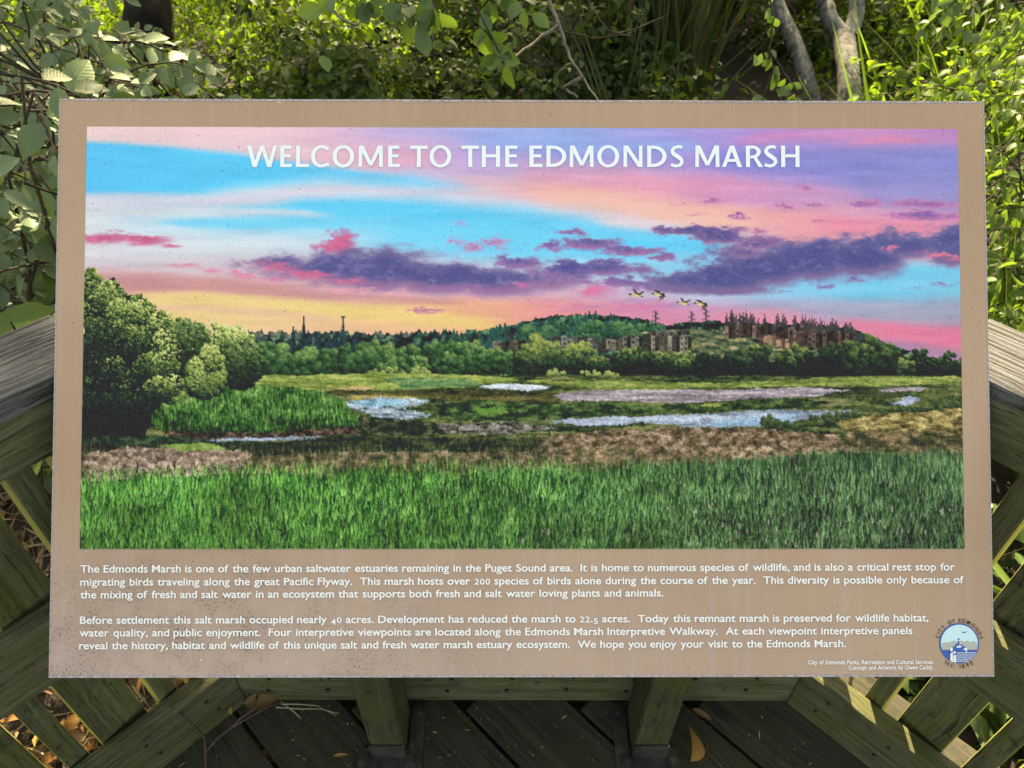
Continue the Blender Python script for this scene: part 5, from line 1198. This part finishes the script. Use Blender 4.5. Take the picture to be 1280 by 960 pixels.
def trunk_px(pts, f, r0, r1, extra=()):
    P_ = [at_depth(x_, y_, f_) for (x_, y_), f_ in zip(pts, f)] + [Vector(e) for e in extra]; n_ = len(P_)
    fine_ = []
    for i in range(n_ - 1): fine_ += [P_[i].lerp(P_[i + 1], t / 4) + Vector((rg.gauss(0, .006), rg.gauss(0, .006), 0)) for t in range(4)]
    fine_.append(P_[-1]); m_ = len(fine_) - 1
    return fine_, [r0 + (r1 - r0) * i / m_ for i in range(m_ + 1)]
def off_shadow(px, py, pz, h):                                   # the place at height h through which sunlight reaches a point
    t = (h - pz) / sdir.z; return (px + sdir.x * t, py + sdir.y * t, h)
# unseen canopy added for shade: crown clumps block the sun, except over sunny spots
SUNNY_SPOTS = [(-1.5, 4.5, 1.2, 1.6), (-2.6, 5.6, 1.0, 1.0), (-1.0, 3.5, .5, .6), (-.7, 5.6, .3, .6), (1.65, 2.6, .5, .55), (2.3, 3.7, .8, .8), (1.45, 1.75, .22, .4), (.72, .66, .20, .26), (1.0, .40, .3, .3), (.62, .75, .14, .14), (-.66, 1.02, .16, .2), (.75, 1.1, .26, .3), (.69, 1.6, .16, .16), (1.85, 4.5, .25, .3)]
SHADE_CLUMPS = []; rgc = random.Random(77)
for iy in range(18):
    for ix in range(14):
        gx0_, gy0_ = -3.2 + ix * .5 + rgc.gauss(0, .08), -.4 + iy * .5 + rgc.gauss(0, .08); gz0_ = .85 if gy0_ < 1.6 else .35
        if any(((gx0_ - a_) / (rx_ + .22)) ** 2 + ((gy0_ - b_) / (ry_ + .22)) ** 2 < 1 for a_, b_, rx_, ry_ in SUNNY_SPOTS) or rgc.random() < .07: continue
        SHADE_CLUMPS.append((off_shadow(gx0_, gy0_, gz0_, rgc.uniform(4.2, 5.8)), .42, 1.0))
for z_ in (.4, .8, 1.2): SHADE_CLUMPS.append((off_shadow(-1.84, 4.0, z_, 4.6), .45, 1.2))       # keeps the dark trunk in shade
def my_clumps(which):                                            # each shade clump goes to the nearest tree's crown
    hubs = [(1.9, 5.5), (.6, 6.4), (-2.9, 6.4)]
    return [c_ for c_ in SHADE_CLUMPS if min(range(3), key=lambda h_: (hubs[h_][0] - c_[0][0]) ** 2 + (hubs[h_][1] - c_[0][1]) ** 2) == which]
fk = at_depth(1054, 46, 4.3); fb = at_depth(1064, 150, 4.05); fb = Vector((fb.x, fb.y, ground_z(fb.x, fb.y) - .1)); fm = at_depth(1062, 118, 4.12)
tree('forked_tree', 'grey forked tree trunk standing upright behind the right end of the panel top', [([fb, fm, at_depth(1060, 84, 4.2), fk], [.072, .062, .058, .062]), trunk_px([(1052, 48), (1036, 22), (1022, -20)], (4.3, 4.35, 4.45),   .048, .038, ((1.6, 5.6, 3.2), (1.3, 5.8, 4.2))), trunk_px([(1060, 48), (1068, 20), (1071, -20)], (4.3, 4.35, 4.4), .046, .038, ((2.2, 5.4, 3.0), (2.6, 5.2, 4.2)))], None,
     my_clumps(0), BARK_G, 3)
lb = at_depth(1012, 130, 4.3); lb = Vector((lb.x + .12, lb.y - .1, ground_z(lb.x, lb.y) - .1))
tree('leaning_tree', 'mottled grey trunk leaning to the left, beside the forked trunk', [([lb, at_depth(1014, 122, 4.35), at_depth(1004, 84, 4.4), at_depth(990, 48, 4.45), at_depth(974, 14, 4.5), at_depth(960, -24, 4.6), Vector((.9, 5.6, 2.9)), Vector((.5, 6.0, 4.4))], [.058, .052, .050, .048, .047, .045, .042, .03])], None,
     my_clumps(1), BARK_G, 5)
tb_ = at_depth(185, 36, 3.9)
tree('dark_tree', 'thick dark brown trunk at the top left, behind the broadleaf shrub', [([Vector((tb_.x, tb_.y, ground_z(tb_.x, tb_.y) - .2)), at_depth(182, 40, 3.9), at_depth(186, 14, 3.95), at_depth(182, -20, 4.0), Vector((tb_.x - .1, tb_.y + .3, 3.0)), Vector((tb_.x, tb_.y + .5, 5.5))], [.15, .125, .115, .115, .10, .07])], None,
     my_clumps(2) + [((tb_.x - .8, tb_.y + .4, 5.2), 1.3, 1.5), ((tb_.x - 1.6, tb_.y - .6, 4.6), 1.0, 1.0)], BARK_D, 7)
tree('leaning_pole', 'slim dark bare sapling leaning to the right in the sunlit thicket', [trunk_px([(286, 108), (304, 72), (322, 34), (340, -10), (352, -60)], (5.2, 5.25, 5.3, 5.35, 5.5), .024, .018, ((-1.5, 6.6, 2.8),))], None, [], BARK_D, 8, sides=8)
# ---- undergrowth
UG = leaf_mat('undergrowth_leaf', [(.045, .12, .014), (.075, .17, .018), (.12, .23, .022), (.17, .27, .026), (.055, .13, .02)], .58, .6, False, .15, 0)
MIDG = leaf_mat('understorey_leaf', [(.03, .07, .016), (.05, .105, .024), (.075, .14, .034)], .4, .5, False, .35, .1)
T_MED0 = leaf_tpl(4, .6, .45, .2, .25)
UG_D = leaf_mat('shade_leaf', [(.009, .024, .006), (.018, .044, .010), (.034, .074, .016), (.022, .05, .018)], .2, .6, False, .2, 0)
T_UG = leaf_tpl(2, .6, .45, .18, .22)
def thicket(name, label, x0, x1, y0, y1, n_, h, size, mat, seed, kind='stuff', cat='undergrowth', keep=None):
    # mounds of leaves on stems: dense shells, dark gaps between them
    rn = np.random.default_rng(seed); m_ = int(n_ / 130); cx_ = rn.uniform(x0, x1, m_); cy_ = rn.uniform(y0, y1, m_)
    if keep is not None: k_ = np.array([keep(a, b_) for a, b_ in zip(cx_, cy_)]); cx_, cy_ = cx_[k_], cy_[k_]
    m_ = len(cx_); r_ = rn.uniform(.10, .27, m_) * (h / .75) ** .4; hz = rn.random(m_) ** 1.3 * h * (.45 + .6 * np.sin(cx_ * 2.3 + cy_ * 1.7 + seed) ** 2)
    cz_ = gz_arr(cx_, cy_) + hz; i_ = rn.integers(0, m_, n_)
    d_ = rn.normal(size=(n_, 3)); d_[:, 2] = np.abs(d_[:, 2]) * .8 - .15; d_ /= np.linalg.norm(d_, axis=1, keepdims=True)
    sc_ = np.stack([np.ones(m_), np.ones(m_), rn.uniform(.5, 1.0, m_)], 1)
    P = np.stack([cx_, cy_, cz_], 1)[i_] + d_ * (r_[i_] * rn.uniform(.55, 1.08, n_))[:, None] * sc_[i_]
    P[:, 2] = np.maximum(P[:, 2], gz_arr(P[:, 0], P[:, 1]) + .015)
    D_ = rn.normal(size=(n_, 3)) * .8 + d_ * .5; D_[:, 2] -= .35; N_ = d_ + rn.normal(size=(n_, 3)) * .45; N_[:, 2] += .5
    return tag(scatter(name, T_UG, P, D_, N_, np.clip(rn.lognormal(-.05, .32, n_), .4, 2.0) * size, mat), label, cat, None, kind)
thicket('thicket', 'sunlit bright green small leaved thicket at the top left, beyond the dark trunk', -5, -.4, 3.6, 8.5, 70000, .75, .034, UG, 41)
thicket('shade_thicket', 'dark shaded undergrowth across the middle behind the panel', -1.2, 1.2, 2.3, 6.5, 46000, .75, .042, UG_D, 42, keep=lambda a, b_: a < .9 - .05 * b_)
thicket('side_thicket', 'green scrub spreading to the left beyond the broadleaf shrub', -9, -3.4, 1.0, 8.0, 22000, .7, .07, UG, 48)
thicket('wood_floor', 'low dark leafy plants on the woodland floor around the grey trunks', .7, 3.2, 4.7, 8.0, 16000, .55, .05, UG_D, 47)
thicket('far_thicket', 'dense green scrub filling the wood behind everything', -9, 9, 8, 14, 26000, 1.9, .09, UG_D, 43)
thicket('bank_thicket', 'leafy green scrub on the right behind the forked trunk', 1.9, 6, 3.2, 8.5, 40000, 1.0, .045, UG, 44)
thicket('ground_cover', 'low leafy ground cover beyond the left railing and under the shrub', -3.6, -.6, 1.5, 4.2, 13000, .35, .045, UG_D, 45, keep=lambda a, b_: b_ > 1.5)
# ---- reeds, dark and upright, right of centre
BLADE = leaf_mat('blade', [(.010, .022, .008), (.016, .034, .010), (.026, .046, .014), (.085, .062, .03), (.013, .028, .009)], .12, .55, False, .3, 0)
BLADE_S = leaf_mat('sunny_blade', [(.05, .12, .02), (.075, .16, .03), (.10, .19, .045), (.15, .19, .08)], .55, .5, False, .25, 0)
T_BLADE = leaf_tpl(7, .016, .35, .25, .28)
def blades(name, label, pts, Ls, lean, mat, seed, cat, kind=None, tpl=T_BLADE, group=None, leanx=0.0):
    rn = np.random.default_rng(seed); P = np.array([tuple(q) for q in pts], np.float32); k_ = len(P)
    D_ = rn.normal(size=(k_, 3)) * lean; D_[:, 2] = 1; D_[:, 0] += leanx; N_ = rn.normal(size=(k_, 3)); N_[:, 2] *= .2; N_[:, 1] -= .4
    return tag(scatter(name, tpl, P, D_, N_, rn.uniform(*Ls, k_), mat), label, cat, group, kind)
rn = np.random.default_rng(50); x = rn.uniform(.25, 2.2, 2200); y = rn.uniform(3.7, 6.6, 2200); k = (x < .25 * y) & (x > .075 * y); x, y = x[k], y[k]
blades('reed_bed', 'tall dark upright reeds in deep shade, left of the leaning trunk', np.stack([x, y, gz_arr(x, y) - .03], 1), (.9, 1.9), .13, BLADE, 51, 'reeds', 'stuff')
x = rn.uniform(.2, .75, 150); y = rn.uniform(2.8, 4.0, 150)
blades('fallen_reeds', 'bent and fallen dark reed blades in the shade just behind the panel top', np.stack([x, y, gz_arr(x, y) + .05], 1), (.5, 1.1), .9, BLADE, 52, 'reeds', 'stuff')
def tuft(name, label, at, n_, L, mat, seed, lean=.5, group='grass tufts on the right', leanx=0.0):
    rn = np.random.default_rng(seed); P = np.array(at, np.float32)[None] + rn.normal(size=(n_, 3)) * np.array([.05, .05, 0])
    return blades(name, label, P, (L * .55, L), lean, mat, seed, 'grass', None, leaf_tpl(8, .020, .3, .22, .55), group, leanx)
for i, (px_, py_, f_, n_, L_, lx, lab) in enumerate([(1222, 150, 3.2, 30, .9, .1, 'sunlit arching grass tuft above the top right corner of the panel'), (1150, 118, 3.9, 26, .9, .15, 'upright dark grass tuft behind the bramble, nearest the forked trunk'), (1262, 330, 2.0, 34, .75, .1, 'broad bladed grass tuft beside the right edge of the panel'), (1310, 240, 2.3, 50, .9, -.5, 'grass tuft leaning in from the right edge of the picture'), (1236, 90, 3.6, 60, .9, .2, 'yellowish grass tuft at the top right behind the bramble'), (1330, 420, 1.75, 40, .7, -.55, 'low grass tuft just above the sunlit right handrail'), (1036, 130, 5.0, 20, .4, .3, 'short grass tuft between the two grey trunks')]):
    q = at_depth(px_, py_, f_); tuft('grass_tuft', lab, (q.x, q.y, ground_z(q.x, q.y) if i not in (2, 3, 5) else ground_z(q.x, q.y) + .1), n_, L_ + max(0, q.z) * .6, BLADE_S if i != 1 else BLADE, 60 + i, .42, 'grass tufts on the right', lx)
pts = region([(425, 10), (745, 0), (760, 122), (420, 122)], 80, 3.0, 4.3, rg)
leafy_shrub('understorey_shrub', 'dim green twiggy shrub in the shade behind the hanging leaves and bare branch', 'shrub', pts, (.1, 3.6, -.2), T_MED0, MIDG, .048, 7, .26, lambda q, r_: Vector((r_.gauss(0, .6), -.4 + r_.gauss(0, .4), .25 + r_.gauss(0, .4))), .5, 74, .009, None, TWIG, .7, 8)
pts = region([(850, -20), (1010, -20), (1000, 122), (880, 122)], 26, 4.6, 5.6, rg)
leafy_shrub('shaded_bush', 'small dark bush between the reeds and the leaning grey trunk', 'shrub', pts, (1.3, 5.0, -.15), T_MED0, UG_D, .06, 7, .3, lambda q, r_: Vector((r_.gauss(0, .6), -.4 + r_.gauss(0, .4), .25 + r_.gauss(0, .4))), .5, 75, .009, None, TWIG, .7, 5)
# ---- bramble on the right: sunlit yellow-green leaves
SUNNY = leaf_mat('sunny_leaf', [(.075, .18, .016), (.11, .23, .02), (.06, .155, .016), (.17, .27, .028), (.05, .13, .016)], .62, .5, False, .25, .1)
T_MED = leaf_tpl(5, .62, .45, .2, .25, .03)
pts = region([(1096, 92), (1150, 72), (1235, 62), (1380, 20), (1420, 130), (1236, 128), (1100, 124)], 75, 2.5, 3.3, rg)
leafy_shrub('bramble', 'sunlit yellow green bramble bush above the top right corner of the panel', 'shrub', pts, (1.75, 2.9, -.2), T_MED, SUNNY, .055, 6, .2, lambda q, r_: Vector((-.3 + r_.gauss(0, .6), -.5 + r_.gauss(0, .4), .1 + r_.gauss(0, .3))), .5, 71, .008, None, TWIG, .7, 8)
pts = region([(1236, 130), (1420, 60), (1460, 400), (1400, 430), (1238, 400)], 70, 1.9, 2.7, rg)
leafy_shrub('salmonberry', 'half shaded leafy bush beside the upper right edge of the panel', 'shrub', pts, (1.5, 2.0, -.25), T_MED, FRESH, .058, 6, .2, lambda q, r_: Vector((-.6 + r_.gauss(0, .5), -.4 + r_.gauss(0, .4), .1 + r_.gauss(0, .3))), .5, 72, .008, None, TWIG, .7, 7)
pts = region([(1190, -60), (1420, -60), (1420, 60), (1290, 70), (1250, 20)], 22, 2.0, 2.5, rg)
leafy_shrub('willow_shrub', 'pale green leaves of a willow shrub hanging at the top right corner', 'shrub', pts, (2.2, 2.5, -.25), T_MED, ROUND, .05, 7, .22, lambda q, r_: Vector((-.5 + r_.gauss(0, .3), -.4 + r_.gauss(0, .3), -.4 + r_.gauss(0, .3))), .6, 73, .009, None, TWIG, .7, 4)
# ---- nettles and leafy plants under the right railing
NET = leaf_mat('nettle_leaf', [(.045, .10, .028), (.06, .13, .035), (.08, .16, .05)], .35, .45, True, .5, .1)
rgp = random.Random(81)
for i, (px_, py_, f_, s_, lab) in enumerate([(1216, 880, 1.72, .068, 'nettle with one large drooping leaf, seen between slats under the right railing'), (1168, 940, 1.78, .05, 'small star shaped nettle top low between the slats at the bottom right'), (1092, 862, 1.85, .07, 'leafy plant with round leaves behind the right kick rail, close to the panel corner'), (1255, 640, 1.75, .075, 'broad leaved plant in dark shade behind the right mid rail'), (1262, 720, 1.8, .075, 'broad leaved plant just below the upper slats at the right picture edge'), (1285, 930, 1.85, .06, 'leafy plant at the bottom right picture corner'), (1130, 900, 1.95, .06, 'dark leafy plant deep between two right hand slats'), (1240, 840, 1.95, .065, 'dark leafy plant behind the knot of the right mid rail')]):
    q = at_depth(px_, py_, f_); bs = (q.x + .03, q.y + .05, ground_z(q.x, q.y) - .02); lv = []
    for k_ in range(9):
        a_ = k_ * 2.4 + rgp.random(); el = rgp.uniform(-.5, .3); r_ = rgp.uniform(.01, .05) + .012 * k_ * (k_ > 3)
        lv.append((q + Vector((math.cos(a_) * r_, math.sin(a_) * r_, -.022 * k_ + .02)), (math.cos(a_), math.sin(a_), el), (rgp.gauss(0, .25), -.35 + rgp.gauss(0, .25), .85), s_ * rgp.uniform(.6, 1.1)))
    small_plant('nettle', lab, 'plant', lv, bs, leaf_tpl(10, .58, .36, .14, .3, .07), NET, 'leafy plants under the right railing')
thicket('shade_cover', 'dark leafy ground cover under and beyond the right railing', .75, 2.6, .1, 2.6, 6500, .28, .06, UG_D, 46, keep=lambda a, b_: b_ > 1.5 - a)
# ---- loose things on the deck
rn = np.random.default_rng(90); k_ = 420; x = rn.uniform(-.75, .8, k_); y = .72 - np.abs(rn.normal(size=k_)) * .16; ok = (y < x + 1.27) & (y < 1.28 - x) & (y > .1); x, y = x[ok], y[ok]; k_ = len(x)
D_ = rn.normal(size=(k_, 3)); D_[:, 2] *= .12; N_ = rn.normal(size=(k_, 3)) * .2; N_[:, 2] = 1
tag(scatter('deck_debris', leaf_tpl(2, .12, .5, .2, .2), np.stack([x, y, rn.uniform(.002, .006, k_)], 1), D_, N_, np.clip(rn.lognormal(-5.1, .5, k_), .003, .03), LIT_N, None, None, rn.uniform(.5, 3.5, k_).astype(np.float32)), 'scattered dry needles and crumbs lying on the dark deck boards', 'litter', None, 'stuff')
DRY = leaf_mat('dry_leaf', [(.42, .20, .05), (.45, .23, .06)], .25, .5, True, .4, .3)
q = at_z(868, 938, .012)
o = scatter('fallen_leaf', leaf_tpl(8, .55, .45, .6, .55), [(q.x - .012, q.y - .022, .012)], [(.35, .8, .45)], [(.5, -.3, .8)], [.062], DRY)
tag(o, 'curled orange dead leaf on the dark deck, beside the right sign post', 'leaf', 'dead leaves on the deck')
CHIP = leaf_mat('brown_leaf', [(.16, .07, .03), (.20, .09, .035)], .15, .6, True, .3, .4)
q = at_z(322, 880, .02); tag(scatter('fallen_leaf', leaf_tpl(6, .5, .45, .3, .2), [(q.x - .03, q.y, .02)], [(1, .1, .1)], [(0, -.4, .9)], [.07], CHIP), 'flat reddish brown dead leaf on the deck under the lower left of the panel', 'leaf', 'dead leaves on the deck')
q = at_z(426, 945, .006); tag(scatter('fallen_leaf', leaf_tpl(6, .22, .45, .3, .1), [(q.x - .015, q.y, .007)], [(1, .1, .02)], [(0, -.2, .9)], [.03], DRY), 'thin yellow scrap of leaf on the deck, left of the left sign post', 'leaf', 'dead leaves on the deck')
q = at_z(292, 890, .02); tag(scatter('fallen_leaf', leaf_tpl(6, .4, .45, .3, .1), [(q.x, q.y - .01, .03)], [(.1, .3, 1)], [(-.2, -.9, .3)], [.022], DRY), 'tiny upright yellow leaf scrap against the left kick rail', 'leaf', 'dead leaves on the deck')
q = at_z(866, 884, .02); tag(scatter('fallen_leaf', leaf_tpl(6, .3, .45, .4, .2), [(q.x, q.y, .012)], [(.8, -.5, .05)], [(0, -.3, .9)], [.045], CHIP), 'narrow dark brown dead leaf on the deck just behind the right sign post', 'leaf', 'dead leaves on the deck')
def tz(pts, z0): return [at_z(x_, y_, z0 + dz) for x_, y_, dz in pts]
root = empty('forked_twig', at_z(257, 956, .01), 'thin forked reddish twig propped across the left kick rail and the deck', 'twig')
ws = [tz([(257, 975, .01), (257, 940, .03), (256, 922, .06), (240, 905, .11), (222, 890, .14), (209, 881, .165)], 0), tz([(257, 940, .03), (270, 924, .04), (288, 910, .045), (305, 900, .05), (330, 886, .05), (352, 876, .05)], 0), tz([(288, 910, .045), (300, 898, .06), (318, 886, .06), (322, 868, .07)], 0)]
tubes('stem', [(w, [.0032, .003, .0027, .0024, .002, .0015][:len(w)]) for w in ws], bark_mat('red_twig', (.06, .035, .03, 1), (.15, .095, .08, 1), 3, 0), root, 6)
root = empty('straw', at_z(400, 880, .02), 'a few pale dry grass straws lying on the deck under the panel', 'straw')
ws = [tz([(352, 880, .03), (372, 880, .035), (396, 882, .03), (420, 894, .02)], 0), tz([(345, 884, .03), (375, 886, .03), (400, 886, .03), (424, 892, .02)], 0), tz([(350, 876, .03), (368, 890, .02), (376, 898, .01)], 0)]
tubes('blade', [(w, [.0016, .0014, .0011, .0008][:len(w)]) for w in ws], plain('dry_straw', (.34, .29, .17, 1), .7), root, 5)
